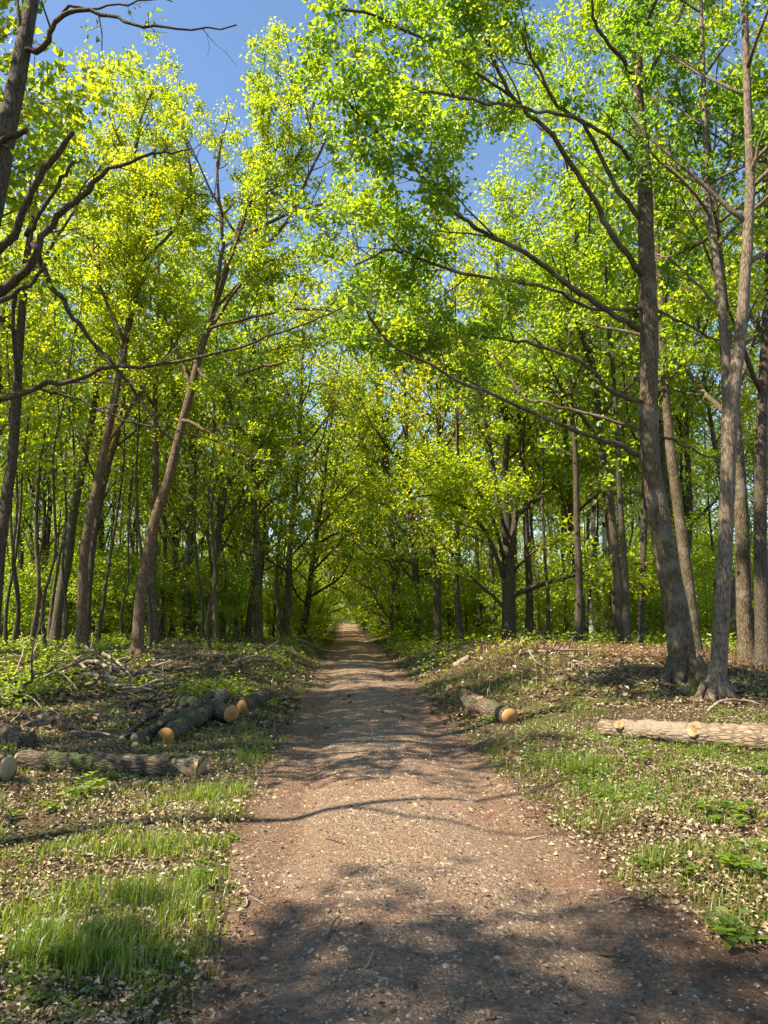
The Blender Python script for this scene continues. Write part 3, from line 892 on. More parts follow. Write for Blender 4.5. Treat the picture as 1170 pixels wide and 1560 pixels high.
log('log_block', on(-60, 1186, .10), on(10, 1196, .17), .125, .125, 'short sawn block with its pale cut face towards the viewer, at the left edge', ends=('saw_pale', 'saw_pale'), seed=3, bark='bark_red')
GP_ = 'logs in the left pile'
log('felled_log', on(252, 1133, .11), on(330, 1092, .17), .115, .12, 'mossy log with a round yellow sawn face towards the viewer, foot of the left pile', group=GP_, seed=4, bend=.03)
log('felled_log', on(276, 1088, .2), on(352, 1103, .17), .13, .135, 'log with a half hidden orange sawn face, upper end of the left pile', group=GP_, seed=5)
log('felled_log', on(205, 1134, .10), on(322, 1092, .38), .06, .055, 'thin bent log with yellowish moss lying across the top of the left pile', group=GP_, seed=6, bend=-.10, k=12, bark='bark_mossy', ends=('saw_small', 'saw_small'))
log('felled_log', on(186, 1130, .06), on(286, 1084, .30), .04, .03, 'thin dark branch wood leaning over the back of the left pile', group=GP_, seed=7, bend=.09, k=10, ends=('saw_small', None))
log('felled_log', on(318, 1085, .14), on(338, 1072, .16), .14, .14, 'short pale grey log standing out behind the left pile', group=GP_, seed=8, ends=('saw_pale', 'saw_pale'), bark='logpale')
log('felled_log', on(371, 1088, .13), on(404, 1070, .15), .125, .12, 'short dark log with a bright round orange sawn face, nearest the track', group=GP_, seed=9)
log('felled_log', on(222, 1132, .06), on(262, 1106, .1), .05, .05, 'small log with a dull sawn face, tucked beside the yellow faced log', group=GP_, seed=10, k=12, ends=('saw_small', 'saw_small'))
log('felled_log', on(238, 1124, .12), on(276, 1100, .2), .045, .045, 'small greenish log above the dull one in the left pile', group=GP_, seed=11, k=12, ends=('saw_small', 'saw_small'), bark='bark_mossy')
log('felled_log', on(243, 1126, .22), on(284, 1098, .26), .04, .04, 'small log with a whitish end on top of the left pile', group=GP_, seed=12, k=12, ends=('saw_pale', 'saw_pale'))
log('felled_log', on(206, 1140, .05), on(240, 1118, .07), .055, .055, 'small moss covered log at the left foot of the left pile', group=GP_, seed=13, k=12, bark='bark_mossy', ends=('saw_small', 'saw_small'))
# right of the track
log('felled_log', on(918, 1122, .11), on(1240, 1152, .14), .12, .165, 'long pale brown felled log with two round branch scars, in front of the great trunk', bark='logpale', ends=('saw', 'saw'), seed=20, k=24, bend=.04, rough=.05,
    scars=[(on(966, 1120, .2), (-.1, -1, .75), .06), (on(1076, 1130, .2), (-.1, -1, .62), .085)])
R2_ = log('felled_log', on(776, 1102, .11), on(722, 1082, .14), .13, .13, 'short dark log with a dull orange sawn face, on the right verge beside the track', ends=('saw', None), seed=21,
    scars=[(on(742, 1088, .3), (-.2, -.6, 1), .055)])
log('felled_log', on(728, 1090, .1), on(708, 1076, .2), .15, .11, 'knobbly dark root end lying against the short log on the right verge', ends=(None, None), seed=22, rough=.16)
log('felled_log', on(694, 1016, .05), on(714, 1006, .07), .09, .10, 'pale weathered log lying on the crest of the right bank', bark='deadwood', ends=('saw_pale', 'saw_pale'), seed=23)

def fallen(pts, r0, label, name='fallen_branch', m='deadwood', forks=2, group=None, seed=0, lift=.0):
    """a dead branch lying on or arching over the ground: points are ground points with heights"""
    rg = random.Random(seed)
    P = []
    for (px, py, h) in pts:
        g = gp(px, py); g.z += h + lift; P.append(g)
    o = thing(name, P[0], label, 'fallen branch', group)
    n = len(P)
    sp, sr = smooth_line(P, [r0 * (1 - .7 * i / (n - 1)) for i in range(n)], 5)
    sp = [p + Vector((rg.gauss(0, r0 * .35), rg.gauss(0, r0 * .35), rg.gauss(0, r0 * .25))) for p in sp]
    tb = Tubes(); tb.add(rel(sp, P[0]), sr, 7, .08); link('stem', tb.mesh('stem', m), o)
    for f in range(forks):
        i = rg.randrange(len(sp) // 4, len(sp) - 1)
        d = (sp[min(i + 1, len(sp) - 1)] - sp[i - 1]).normalized()
        d = (d + Vector((rg.gauss(0, .7), rg.gauss(0, .7), rg.uniform(-.1, .6)))).normalized()
        Lf = rg.uniform(8, 22) * r0
        q, pp = sp[i], [sp[i]]
        for _ in range(4):
            d = (d + Vector((rg.gauss(0, .25), rg.gauss(0, .25), rg.gauss(0, .2)))).normalized(); q = q + d * Lf / 4; pp.append(q)
        tb = Tubes(); tb.add(rel(pp, P[0]), [sr[i] * .7 * (1 - .18 * j) for j in range(5)], 5, .05); link('side_branch', tb.mesh('side_branch', m), o)
    return o

fallen([(-20, 1042, .05), (60, 1036, .08), (130, 1033, .1)], .085, 'long dark fallen trunk lying level at the far left, before the pale brushwood', m='logbark', seed=1)
BR = 'pieces of the left brush pile'
for k, (pts, r, lb, m) in enumerate([
    ([(120, 1022, .15), (150, 1026, .25), (172, 1040, .1)], .075, 'thick pale broken limb on top of the brush pile', 'deadwood'),
    ([(122, 1036, .1), (160, 1040, .14), (200, 1050, .05)], .07, 'pale limb under the thick broken one in the brush pile', 'deadwood'),
    ([(155, 1012, .25), (178, 1022, .2), (205, 1040, .05)], .05, 'bleached limb slanting down the right side of the brush pile', 'deadwood'),
    ([(130, 1010, .4), (150, 1018, .3), (190, 1036, .1)], .035, 'thin bleached branch crossing over the brush pile', 'deadwood'),
    ([(45, 1040, .0), (50, 1020, .4), (66, 1000, .6)], .03, 'forked grey branch standing up at the left of the brush pile', 'deadwood'),
    ([(20, 1040, .0), (34, 1018, .4), (30, 1000, .6)], .025, 'thin grey branch standing up at the far left', 'deadwood'),
    ([(70, 1030, .1), (95, 1010, .35), (110, 995, .7)], .02, 'thin upright twiggy branch behind the dark fallen trunk', 'deadwood'),
    ([(175, 1065, .05), (230, 1058, .1), (288, 1046, .15)], .06, 'dark crooked branch lying right of the brush pile', 'logbark'),
    ([(190, 1076, .05), (240, 1072, .08), (300, 1062, .05)], .05, 'dark branch lying behind the log pile', 'logbark'),
    ([(215, 1058, .15), (250, 1050, .2), (276, 1052, .1)], .045, 'grey broken branch over the dark crooked one', 'deadwood'),
    ([(270, 1066, .1), (290, 1058, .25), (308, 1062, .05)], .015, 'thin white arched twig behind the short pale log', 'deadwood'),
    ([(0, 1080, .05), (30, 1068, .2), (58, 1050, .35)], .07, 'dark mossy bough lying at the far left', 'bark_mossy'),
    ([(10, 1056, .05), (45, 1078, .2), (64, 1090, .1)], .02, 'bleached twig across the dark mossy bough', 'deadwood'),
    ([(30, 1112, .05), (65, 1107, .1), (96, 1110, .05)], .02, 'pale twig lying behind the long left log', 'deadwood'),
    ([(110, 1120, .04), (150, 1126, .08), (186, 1130, .04)], .025, 'brown stick lying between long log and log pile', 'deadwood'),
    ([(330, 1034, .05), (360, 1030, .1), (392, 1032, .04)], .05, 'dark rotten branch on the slope below the left bank', 'logbark'),
    ([(355, 1012, .05), (395, 1006, .1), (430, 1012, .04)], .05, 'weathered branch along the top of the left bank', 'deadwood')]):
    fallen(pts, r, lb, m=m, forks=2 if r > .03 else 3, group=BR if k < 7 else None, seed=30 + k)
for k in range(26):
    px, py = rng.gauss(165, 42), rng.uniform(1012, 1062)
    L_, h_ = rng.uniform(25, 60), rng.uniform(.0, .3)
    fallen([(px, py, h_), (px + L_ * .5, py + rng.uniform(-5, 7), h_ + rng.uniform(0, .2)), (px + L_, py + rng.uniform(-10, 12), rng.uniform(.02, .2))], rng.uniform(.012, .04),
           'bleached broken stick in the heap under the brown trunk', m=('deadwood', 'deadwood', 'logbark')[k % 3], forks=2, group='sticks heaped under the brown trunk', seed=200 + k)
for k in range(12):
    px, py = rng.uniform(10, 120), rng.uniform(1035, 1110)
    fallen([(px, py, .03), (px + 20, py - rng.uniform(0, 12), .15), (px + 42, py + rng.uniform(-12, 8), .05)], rng.uniform(.01, .025),
           'grey stick strewn on the ground behind the long left log', m='deadwood' if k % 2 else 'logbark', forks=2, group='sticks strewn behind the long left log', seed=240 + k)
DB = 'dead branches on the right mound'
for k, (pts, r, lb) in enumerate([
    ([(792, 1000, .05), (798, 990, .35), (815, 985, .42), (835, 992, .25), (850, 998, .05)], .028, 'pale arched branch on the crest of the right mound'),
    ([(846, 998, .0), (843, 985, .4), (846, 972, .8)], .025, 'pale upright forked stick on the mound crest'),
    ([(850, 998, .05), (880, 985, .45), (898, 968, .9)], .025, 'bleached branch slanting up on the mound crest'),
    ([(800, 1000, .08), (860, 1001, .14), (920, 1000, .1)], .035, 'long pale branch lying level along the mound crest'),
    ([(868, 1000, .0), (876, 988, .3), (895, 980, .4)], .02, 'thin pale twig fanning out on the mound crest'),
    ([(806, 1004, .2), (815, 1014, .1), (826, 1016, .02)], .025, 'short dark stick sticking out of the mound'),
    ([(970, 996, .0), (975, 984, .35), (990, 978, .45), (1002, 984, .3)], .04, 'curled pale dead branch at the foot of the thin straight trunk'),
    ([(1078, 1088, .03), (1100, 1080, .1), (1134, 1076, .08), (1165, 1078, .04)], .025, 'long pale stick lying behind the long right log')]):
    fallen(pts, r, lb, group=DB if k < 6 else None, seed=60 + k)

# ------------------------------------------------------------------ what covers the ground
def on_ground(n, y0, y1, pw, xr=None):
    """random ground points, thinner with distance"""
    u_ = NP.random(n)
    a_ = 1 - pw + 1e-3
    yy = (y0 ** a_ + u_ * (y1 ** a_ - y0 ** a_)) ** (1 / a_)
    lo = -.41 - .50 * yy - .8; hi = -.41 + .60 * yy + .8
    if xr: lo, hi = np.maximum(lo, xr[0]), np.minimum(hi, xr[1])
    xx = lo + NP.random(n) * (hi - lo)
    return xx, yy

def edge(x, y):
    return np.abs(x) - half_width(y, np.sign(x))

PATCH = [(300, 1215, .42, 1.3), (345, 1212, .3, 1.2), (262, 1280, .42, 1.3), (215, 1300, .45, 1.1), (200, 1385, .38, 1.2), (135, 1375, .3, .8), (315, 1345, .16, 1.0), (362, 1275, .13, 1.1), (320, 1245, .3, .8),
         (30, 1270, .4, .9), (110, 1290, .35, .8), (60, 1480, .45, 1.3), (150, 1500, .35, .9), (40, 1540, .3, 1.2), (130, 1440, .4, .9), (20, 1420, .3, .7),
         (850, 1170, .4, 1.2), (900, 1170, .45, 1.2), (850, 1200, .35, 1.1), (905, 1230, .4, 1.1), (930, 1265, .25, .9), (870, 1215, .3, 1), (1000, 1160, .5, 1.0), (1090, 1150, .6, 1.0), (1150, 1160, .5, 1.0),
         (1000, 1325, .28, 1.2), (1040, 1360, .3, 1.2), (1090, 1380, .3, 1.1), (1150, 1420, .35, 1.2), (1130, 1330, .4, .9), (990, 1210, .4, .6), (700, 1040, 1.2, 1.1), (760, 1025, 1.4, 1.0), (820, 1045, 1.0, .9),
         (660, 1020, 1.0, 1.0), (730, 1010, 1.3, 1.2), (700, 1030, 1.0, 1.2), (780, 1050, 1.0, 1.0), (860, 1050, 1.0, .8), (640, 1005, 1.5, 1.2), (900, 1075, 1.0, .8), (800, 1005, 1.3, .8), (790, 1130, .8, .8), (860, 1100, .8, .7), (830, 1075, .7, .8), (420, 1140, .8, .9), (380, 1160, .5, .9), (430, 1090, 1.0, .9), (440, 1050, 1.3, .9), (475, 1005, 2.5, 1.2), (490, 990, 4, 1.2),
         (585, 1000, 2.5, 1.0), (350, 1110, .6, .6), (90, 1100, .8, .4), (160, 1090, .8, .5)]
PG = [(gp(px, py), r, s_) for px, py, r, s_ in PATCH]

def green(x, y):
    v = np.zeros_like(x)
    for g, r, s_ in PG:
        v = np.maximum(v, s_ * np.exp(-((x - g.x) ** 2 + (y - g.y) ** 2) / (r * r)))
    return v

def blades(x, y, h, wd, lean, tone, name, material, label, cat=None):
    n = len(x)
    z = terr(x, y) - .005
    az = NP.uniform(0, 6.283, n)
    d = np.stack([np.cos(az), np.sin(az), np.zeros(n)], -1)
    sd_ = np.stack([-np.sin(az), np.cos(az), np.zeros(n)], -1)
    b0 = np.stack([x, y, z], -1)
    up = np.array([0, 0, 1.])
    hh, ww, ll = h[:, None], wd[:, None], lean[:, None]
    m1 = b0 + up * hh * .55 + d * hh * ll * .3
    tp = b0 + up * hh * (1 - .35 * ll) + d * hh * ll
    V = np.stack([b0 - sd_ * ww, b0 + sd_ * ww, m1 + sd_ * ww * .8, m1 - sd_ * ww * .8, tp], 1).reshape(-1, 3)
    i = np.arange(n)[:, None] * 5
    Q = i + np.array([[0, 1, 2, 3]]); T = i + np.array([[3, 2, 4]])
    o = link(name, mesh(name, V, [Q, T], material, smooth=True, tone=np.concatenate([tone, tone])))
    return tag(o, label, cat, kind='stuff')

# grass in tufts
tx, ty = on_ground(34000, 2.6, 30, 1.5)
e = edge(tx, ty)
gv = green(tx, ty) * sm(.25, .6, vnoise(tx, ty, .38, 22)) * 1.1 + .12 * sm(.5, .75, vnoise(tx, ty, 1.1, 21)) * (e < 3.5)
gv = np.maximum(gv, .42 * sm(.38, .58, vnoise(tx, ty, .8, 24)) * (e < 2.6) * (ty < 14)) * sm(-.14, .10, e)
k = NP.random(len(tx)) < gv * .75
tx, ty, gv = tx[k], ty[k], gv[k]
nb = NP.poisson(10, len(tx))
ix = np.repeat(np.arange(len(tx)), nb)
gx = tx[ix] + NP.normal(0, .035, len(ix)) * (1 + ty[ix] * .05); gy = ty[ix] + NP.normal(0, .035, len(ix)) * (1 + ty[ix] * .05)
th = NP.uniform(.04, .12, len(tx)) * (.6 + .8 * np.minimum(gv, 1.2))
blades(gx, gy, th[ix] * NP.uniform(.6, 1.25, len(ix)), NP.uniform(.0016, .0034, len(ix)) * (1 + gy * .06), np.abs(NP.normal(.35, .3, len(ix))),
       np.clip(NP.normal(.45, .18, len(ix)) + (NP.random(len(ix)) < .06) * .5, 0, 1), 'grass', 'grass', 'tufts of fresh grass along both verges of the track')

# fallen dry leaves
def litter(n, y0, y1, pw, shape, size, name, label):
    x, y_ = on_ground(n, y0, y1, pw)
    e = edge(x, y_)
    keep = NP.random(n) < np.where(e < 0, .02 + .30 * sm(-.45, .05, e) ** 2, np.maximum(.3, sm(-.05, .3, e)) * np.clip(1.0 - .45 * green(x, y_), .25, 1)) * np.where(vnoise(x, y_, .9, 31) > .28, 1, .45)
    x, y_ = x[keep], y_[keep]; m = len(x)
    pos = np.stack([x, y_, terr(x, y_) + NP.uniform(.004, .035, m)], -1)
    hd = NP.normal(0, 1, (m, 3)) * np.array([1, 1, .28]); up = NP.normal(0, .6, (m, 3)) + np.array([0, 0, 1])
    sz = size * NP.uniform(.5, 1.3, m) * np.clip(.45 + .11 * y_, .6, 1.1)
    V, T, k_ = leaf_arrays(pos, hd, up, sz, sz * NP.uniform(.4, .8, m), fold=.28, shape=shape, droop=.2)
    tn = np.clip(NP.normal(.5, .24, m) + .35 * (vnoise(x, y_, 1.7, 33) - .5), 0, 1)
    tag(link(name, mesh(name, V, [T], 'litter', smooth=False, tone=np.repeat(tn, k_))), label, kind='stuff')
litter(185000, 2.6, 13, 1.5, 'kite4', .036, 'leaf_litter', 'dry brown fallen leaves on the near verges')
litter(45000, 11, 34, 1.1, 'kite', .10, 'leaf_litter', 'dry brown fallen leaves further into the wood')

# stones and wood chips on the track
def bits(n, y0, y1, pw, xs_, size, asp, name, material, label, kind_):
    x, y_ = on_ground(n, y0, y1, pw, (-1.7, 1.9))
    e = edge(x, y_)
    x0 = NP.normal(xs_[0], xs_[1], len(x)); x = np.where(NP.random(len(x)) < xs_[2], x0, x)
    k_ = edge(x, y_) < .1
    x, y_ = x[k_], y_[k_]; m = len(x)
    az = NP.uniform(0, 6.28, m); sz = size * np.exp(NP.normal(0, .45, m)) * np.clip(.4 + .11 * y_, .6, 1.2)
    base = np.array([(1, 0, 0), (.3, .8, 0), (-.7, .6, 0), (-1, -.1, 0), (-.3, -.8, 0), (.6, -.65, 0), (.1, .05, 1), (-.25, -.1, .8)]) if kind_ else np.array([(1, .3, 0), (-1, .35, 0), (-.9, -.3, 0), (.95, -.35, 0), (.9, 0, .8), (-.9, 0, .8)])
    Fq = [(0, 1, 6), (1, 2, 6), (2, 7, 6), (2, 3, 7), (3, 4, 7), (4, 5, 7), (5, 6, 7), (5, 0, 6)] if kind_ else [(0, 1, 5), (0, 5, 4), (2, 3, 4), (2, 4, 5), (1, 2, 5), (3, 0, 4)]
    nv = len(base)
    B = base[None] * (1 + NP.normal(0, .16, (m, nv, 3))) * np.stack([sz, sz * asp * NP.uniform(.6, 1.3, m), sz * (.42 if kind_ else .22)], -1)[:, None, :]
    c_, s_ = np.cos(az)[:, None], np.sin(az)[:, None]
    V = np.stack([B[..., 0] * c_ - B[..., 1] * s_ + x[:, None], B[..., 0] * s_ + B[..., 1] * c_ + y_[:, None], B[..., 2] + (terr(x, y_) + .002)[:, None]], -1)
    T = (np.arange(m)[:, None, None] * nv + np.array(Fq)[None]).reshape(-1, 3)
    tn = NP.random(m)
    tag(link(name, mesh(name, V.reshape(-1, 3), [T], material, smooth=False, tone=np.repeat(tn, len(Fq)))), label, kind='stuff')
bits(26000, 2.6, 24, 1.4, (.15, .6, .7), .0085, .75, 'gravel', 'stone', 'small pale stones along the middle of the track', True)
bits(15000, 2.6, 22, 1.35, (.2, .7, .5), .008, .38, 'wood_chips', 'chips', 'scraps of wood and bark strewn on the track', False)

# single stones set in the track
def stone_mesh(i):
    rg = np.random.default_rng(i + 70)
    a_ = np.arange(9) * 2 * math.pi / 9
    V = [(0, 0, .34)]
    for rr, z in ((.55, .3), (.9, .12), (1.0, -.2)):
        q_ = rr * (1 + rg.normal(0, .09, 9))
        V += [(q_[j] * math.cos(a_[j]), q_[j] * math.sin(a_[j]) * .7, z + rg.normal(0, .03)) for j in range(9)]
    T = [(0, 1 + j, 1 + (j + 1) % 9) for j in range(9)]
    Q = [(1 + r_ * 9 + j, 10 + r_ * 9 + j, 10 + r_ * 9 + (j + 1) % 9, 1 + r_ * 9 + (j + 1) % 9) for r_ in range(2) for j in range(9)]
    return mesh('stone', np.array(V), [np.array(T), np.array(Q)], 'stone', smooth=False, tone=np.full(27, rg.uniform(.1, .7)))
SM_ = [stone_mesh(i) for i in range(6)]
for k in range(70):
    for _t in range(50):
        px, py = rng.gauss(700, 130), rng.uniform(1330, 1570)
        g = gp(px, py)
        if abs(g.x) < 1.15: break
    o = link('stone', SM_[k % 6], None, (g.x, g.y, g.z - .004))
    s_ = rng.uniform(.014, .032) if k > 14 else rng.uniform(.04, .075)
    o.scale = (s_, s_, s_ * (.7 if k > 14 else .22)); o.rotation_euler = (rng.gauss(0, .1), rng.gauss(0, .1), rng.uniform(0, 6.28))
    tag(o, 'broad flat stone sunk level into the track' if k <= 14 else 'small pale stone bedded in the track surface', 'stone', 'flat stones sunk in the track' if k <= 14 else 'stones bedded in the track')

# twigs on the track and verges
TW = [([(800, 1282, .01), (832, 1278, .025), (852, 1272, .012)], .007, 'dark twig lying near the right edge of the track'),
      ([(913, 1461, .01), (935, 1462, .02), (962, 1468, .01)], .008, 'brown stick lying in the near right wheel track'),
      ([(655, 1395, .01), (690, 1402, .02), (735, 1398, .01)], .005, 'thin twig lying in the middle of the near track'),
      ([(495, 1280, .01), (512, 1284, .015), (525, 1290, .01)], .006, 'short pale twig beside the dark shadow blot'),
      ([(375, 1385, .01), (380, 1375, .03), (410, 1390, .01)], .006, 'hooked twig on the left side of the track'),
      ([(500, 1432, .01), (510, 1415, .03), (518, 1405, .02)], .006, 'twig standing out of the shadow edge'),
      ([(558, 1480, .01), (568, 1465, .03), (572, 1450, .02)], .006, 'curved dark twig in the shaded left wheel track'),
      ([(85, 1342, .01), (115, 1352, .03), (155, 1368, .01)], .008, 'pale stick lying in the left verge grass'),
      ([(930, 1380, .01), (960, 1372, .02), (985, 1378, .01)], .006, 'thin stick by the right verge grass')]
for k, (pts, r, lb) in enumerate(TW):
    fallen(pts, r, lb, name='twig', m='twig' if k % 2 else 'deadwood', forks=1, seed=90 + k)['category'] = 'twig'

# leafy plants one can pick out
def plant(seed, n_stems, h, leaf_l, material='plant', tri=True):
    rg = random.Random(seed)
    root = thing('bramble_plant', (0, 0, 0), 'x', 'plant')
    pos, hd, up, sz = [], [], [], []
    for s_ in range(n_stems):
        a_ = rg.uniform(0, 6.28); rd = rg.uniform(.3, 1.0)
        P = [Vector((0, 0, -.03))]
        dr = Vector((math.cos(a_) * rd, math.sin(a_) * rd, 1.2)).normalized()
        for i in range(5):
            P.append(P[-1] + dr * h / 5 * rg.uniform(.8, 1.2)); dr = (dr + Vector((math.cos(a_) * .18, math.sin(a_) * .18, -.22))).normalized()
        tb = Tubes(); tb.add(P, [.004, .0036, .003, .0026, .002, .0012], 5, 0); link('stem', tb.mesh('stem', 'grass'), root)
        for i in range(1, 6):
            for q_ in range(1 if i < 3 else 2):
                b_ = rg.uniform(0, 6.28)
                out = Vector((math.cos(b_), math.sin(b_), rg.uniform(-.1, .45)))
                base_ = P[i] + out * rg.uniform(.02, .05)
                for t in ((-.9, 0, .9) if tri else (0,)):
                    o2 = Vector((out.x * math.cos(t) - out.y * math.sin(t), out.x * math.sin(t) + out.y * math.cos(t), out.z))
                    pos.append(tuple(base_)); hd.append(tuple(o2)); up.append((rg.gauss(0, .25), rg.gauss(0, .25), 1)); sz.append(leaf_l * rg.uniform(.6, 1.2))
    sz = np.array(sz)
    for j in range(len(pos)):
        V, T, k_ = leaf_arrays(np.array(pos[j:j + 1]), np.array(hd[j:j + 1]), np.array(up[j:j + 1]), sz[j:j + 1], sz[j:j + 1] * .68, fold=.16, shape='oval', droop=.15)
        link('leaf', mesh('leaf', V, [T], material, smooth=False, tone=np.full(k_, min(1, max(0, rg.gauss(.5, .2))))), root)
    return root
PP = [plant(1, 4, .36, .075), plant(2, 3, .28, .065), plant(3, 5, .22, .08, tri=False), plant(4, 2, .42, .06)]
PLANTS = [(112, 1215, 0, 1.15, 'leafy bramble with broad pale leaves in front of the long left log'), (150, 1212, 1, 1.0, 'smaller bramble right of the broad leaved one before the long left log'),
          (172, 1190, 3, .95, 'tall thin sprig standing up before the split end of the long left log'), (20, 1250, 3, 1.2, 'thin upright sprout at the left edge below the sawn block'),
          (88, 1232, 2, .8, 'low broad leaved plant at the foot of the leafy bramble'), (40, 1440, 2, 1.0, 'low shaded plant in the bottom left grass'), (120, 1470, 1, 1.0, 'shaded sprig in the bottom left verge'),
          (195, 1545, 3, .7, 'thin grassy sprout at the bottom edge left of the track'), (250, 1470, 2, .7, 'small plant in the shaded left verge'), (1090, 1260, 0, 1.15, 'dark bramble clump on the right verge in full sun'),
          (1120, 1245, 1, 1.0, 'bramble sprig behind the dark clump on the right verge'), (1060, 1245, 1, .9, 'light green sprig left of the dark bramble clump'), (1130, 1325, 2, 1.2, 'broad leaved plant on the right verge below the brambles'),
          (1160, 1300, 0, 1.0, 'bramble at the right edge of the view'), (1150, 1440, 2, 1.3, 'broad bright leaved plant low at the right edge by the track'), (1110, 1425, 2, .8, 'small bright plant next to the broad leaved one by the track'),
          (1045, 1345, 1, .8, 'sprig in the dark grass at the right track edge'), (985, 1330, 1, .7, 'small sprig at the right track edge'), (1010, 1180, 3, .9, 'yellow green sprig before the left end of the long right log'),
          (962, 1160, 0, .8, 'bushy green sprig under the first branch scar of the right log'), (1080, 1150, 1, 1.0, 'green sprig under the second branch scar of the right log'), (1120, 1150, 3, .9, 'thin sprig before the thick part of the right log'),
          (945, 1135, 2, .9, 'low green plant at the thin end of the right log'), (1058, 1058, 1, 1.1, 'small plant at the foot of the great trunk'), (925, 1215, 2, .7, 'yellow green low plant on the sunny right verge'),
          (740, 1100, 2, 1.1, 'green leafy plant before the short dark log'), (315, 1340, 1, .9, 'upright sprig at the sunny left track edge'), (365, 1280, 2, .6, 'low tuft plant at the left track edge'),
          (150, 1355, 2, .7, 'low leafy plant among the left verge grass'), (1165, 1180, 0, 1.0, 'bramble in front of the right log at the edge of the view')]
first_used = set()
for px, py, k, s_, lb in PLANTS:
    g = gp(px, py)
    if k in first_used: o = copy_thing(PP[k])
    else: o = PP[k]; first_used.add(k)
    o.location = (g.x, g.y, g.z); o.rotation_euler.z = rng.uniform(0, 6.28); s_ *= .74; o.scale = (s_, s_, s_ * rng.uniform(.9, 1.1)); o['label'] = lb

# undergrowth: brambles, ferns and seedlings too many to count
def undergrowth(n, y0, y1, pw, xr, h, size, name, material, label, fn=None, tone=(.5, .2), per=9, dens=None):
    x, y_ = on_ground(n, y0, y1, pw, xr)
    e = edge(x, y_)
    k_ = (e > .35) & (NP.random(n) < (dens(x, y_) if dens else sm(.35, .6, vnoise(x, y_, 1.8, 41))))
    x, y_ = x[k_], y_[k_]; m = len(x)
    hh = NP.uniform(.3, 1.0, m) * h
    ix = np.repeat(np.arange(m), per); q_ = len(ix)
    t = NP.uniform(.15, 1, q_); az = NP.uniform(0, 6.28, q_)
    rr = NP.uniform(.2, 1, q_) * hh[ix] * .75 * t
    pos = np.stack([x[ix] + np.cos(az) * rr, y_[ix] + np.sin(az) * rr, terr(x[ix], y_[ix]) + hh[ix] * t], -1)
    head = np.stack([np.cos(az), np.sin(az), NP.normal(0, .3, q_)], -1)
    up = NP.normal(0, .4, (q_, 3)) + np.array([0, 0, 1])
    sz = size * NP.uniform(.6, 1.3, q_)
    V, T, k2 = leaf_arrays(pos, head, up, sz, sz * .65, fold=.2, droop=.2)
    tn = np.clip(NP.normal(tone[0], tone[1], m)[ix] + NP.normal(0, .1, q_), 0, 1)
    tag(link(name, mesh(name, V, [T], material, smooth=False, tone=np.repeat(tn, k2))), label, kind='stuff')
undergrowth(4200, 14.5, 40, 1.0, (-30, -1.6), .38, .09, 'undergrowth', 'shrub', 'low brambles and seedlings under the left trees', tone=(.3, .2), dens=lambda x, y: sm(.45, .7, vnoise(x, y, 1.5, 41)) * .8)
undergrowth(5200, 17, 45, 1.0, (1.6, 32), .6, .11, 'undergrowth', 'shrub', 'low brambles and seedlings behind the right mound', dens=lambda x, y: sm(.3, .6, vnoise(x, y, 1.8, 42)) * np.where((x < 13) & (y < 26), .22, .8))
undergrowth(2600, 8.6, 15, 1.0, (-9, -1.6), .10, .045, 'ground_cover', 'plant', 'small green plants among the left logs', dens=lambda x, y: .7 * sm(.35, .65, vnoise(x, y, 1.1, 43)))
undergrowth(4200, 6, 17, 1.2, (1.4, 11), .10, .04, 'ground_cover', 'plant', 'small green plants on the right verge and mound', dens=lambda x, y: .6 * sm(.4, .7, vnoise(x, y, 1.0, 44)))
undergrowth(2600, 2.7, 8.5, 1.2, (-6, -1.4), .05, .028, 'ground_cover', 'plant', 'small green plants on the near left verge', dens=lambda x, y: .6 * sm(.45, .7, vnoise(x, y, .7, 45)))
undergrowth(3000, 40, 75, 1.0, (-50, 50), 1.2, .26, 'undergrowth', 'shrub', 'green undergrowth far back in the wood')
undergrowth(5000, 75, 130, 1.0, (-80, 80), 4.2, .5, 'undergrowth', 'shrub', 'tall green growth closing the far wood', per=16, dens=lambda x, y: (np.abs(x) > 2.6) * .8)
# dry bracken and dead grass on the mound
undergrowth(1500, 14, 23, 1.0, (2.6, 11), .30, .09, 'dry_bracken', 'bracken', 'dead rusty bracken on top of the right mound', dens=lambda x, y: .9 * np.exp(-((x - 6.2) / 3.0) ** 2 - ((y - 19) / 3.2) ** 2) * sm(.25, .5, vnoise(x, y, 1.2, 46)), per=12)
bx, by = on_ground(26000, 13, 23, 1.0, (2.0, 12))
k = NP.random(len(bx)) < np.exp(-((bx - 6.0) / 3.4) ** 2 - ((by - 18) / 3.6) ** 2) * sm(.3, .6, vnoise(bx, by, 1.0, 47))
bx, by = bx[k], by[k]
blades(bx, by, NP.uniform(.12, .38, len(bx)), NP.uniform(.003, .006, len(bx)), np.abs(NP.normal(.5, .4, len(bx))), NP.random(len(bx)), 'dry_grass', 'bracken', 'dead straw coloured stalks on the right mound')

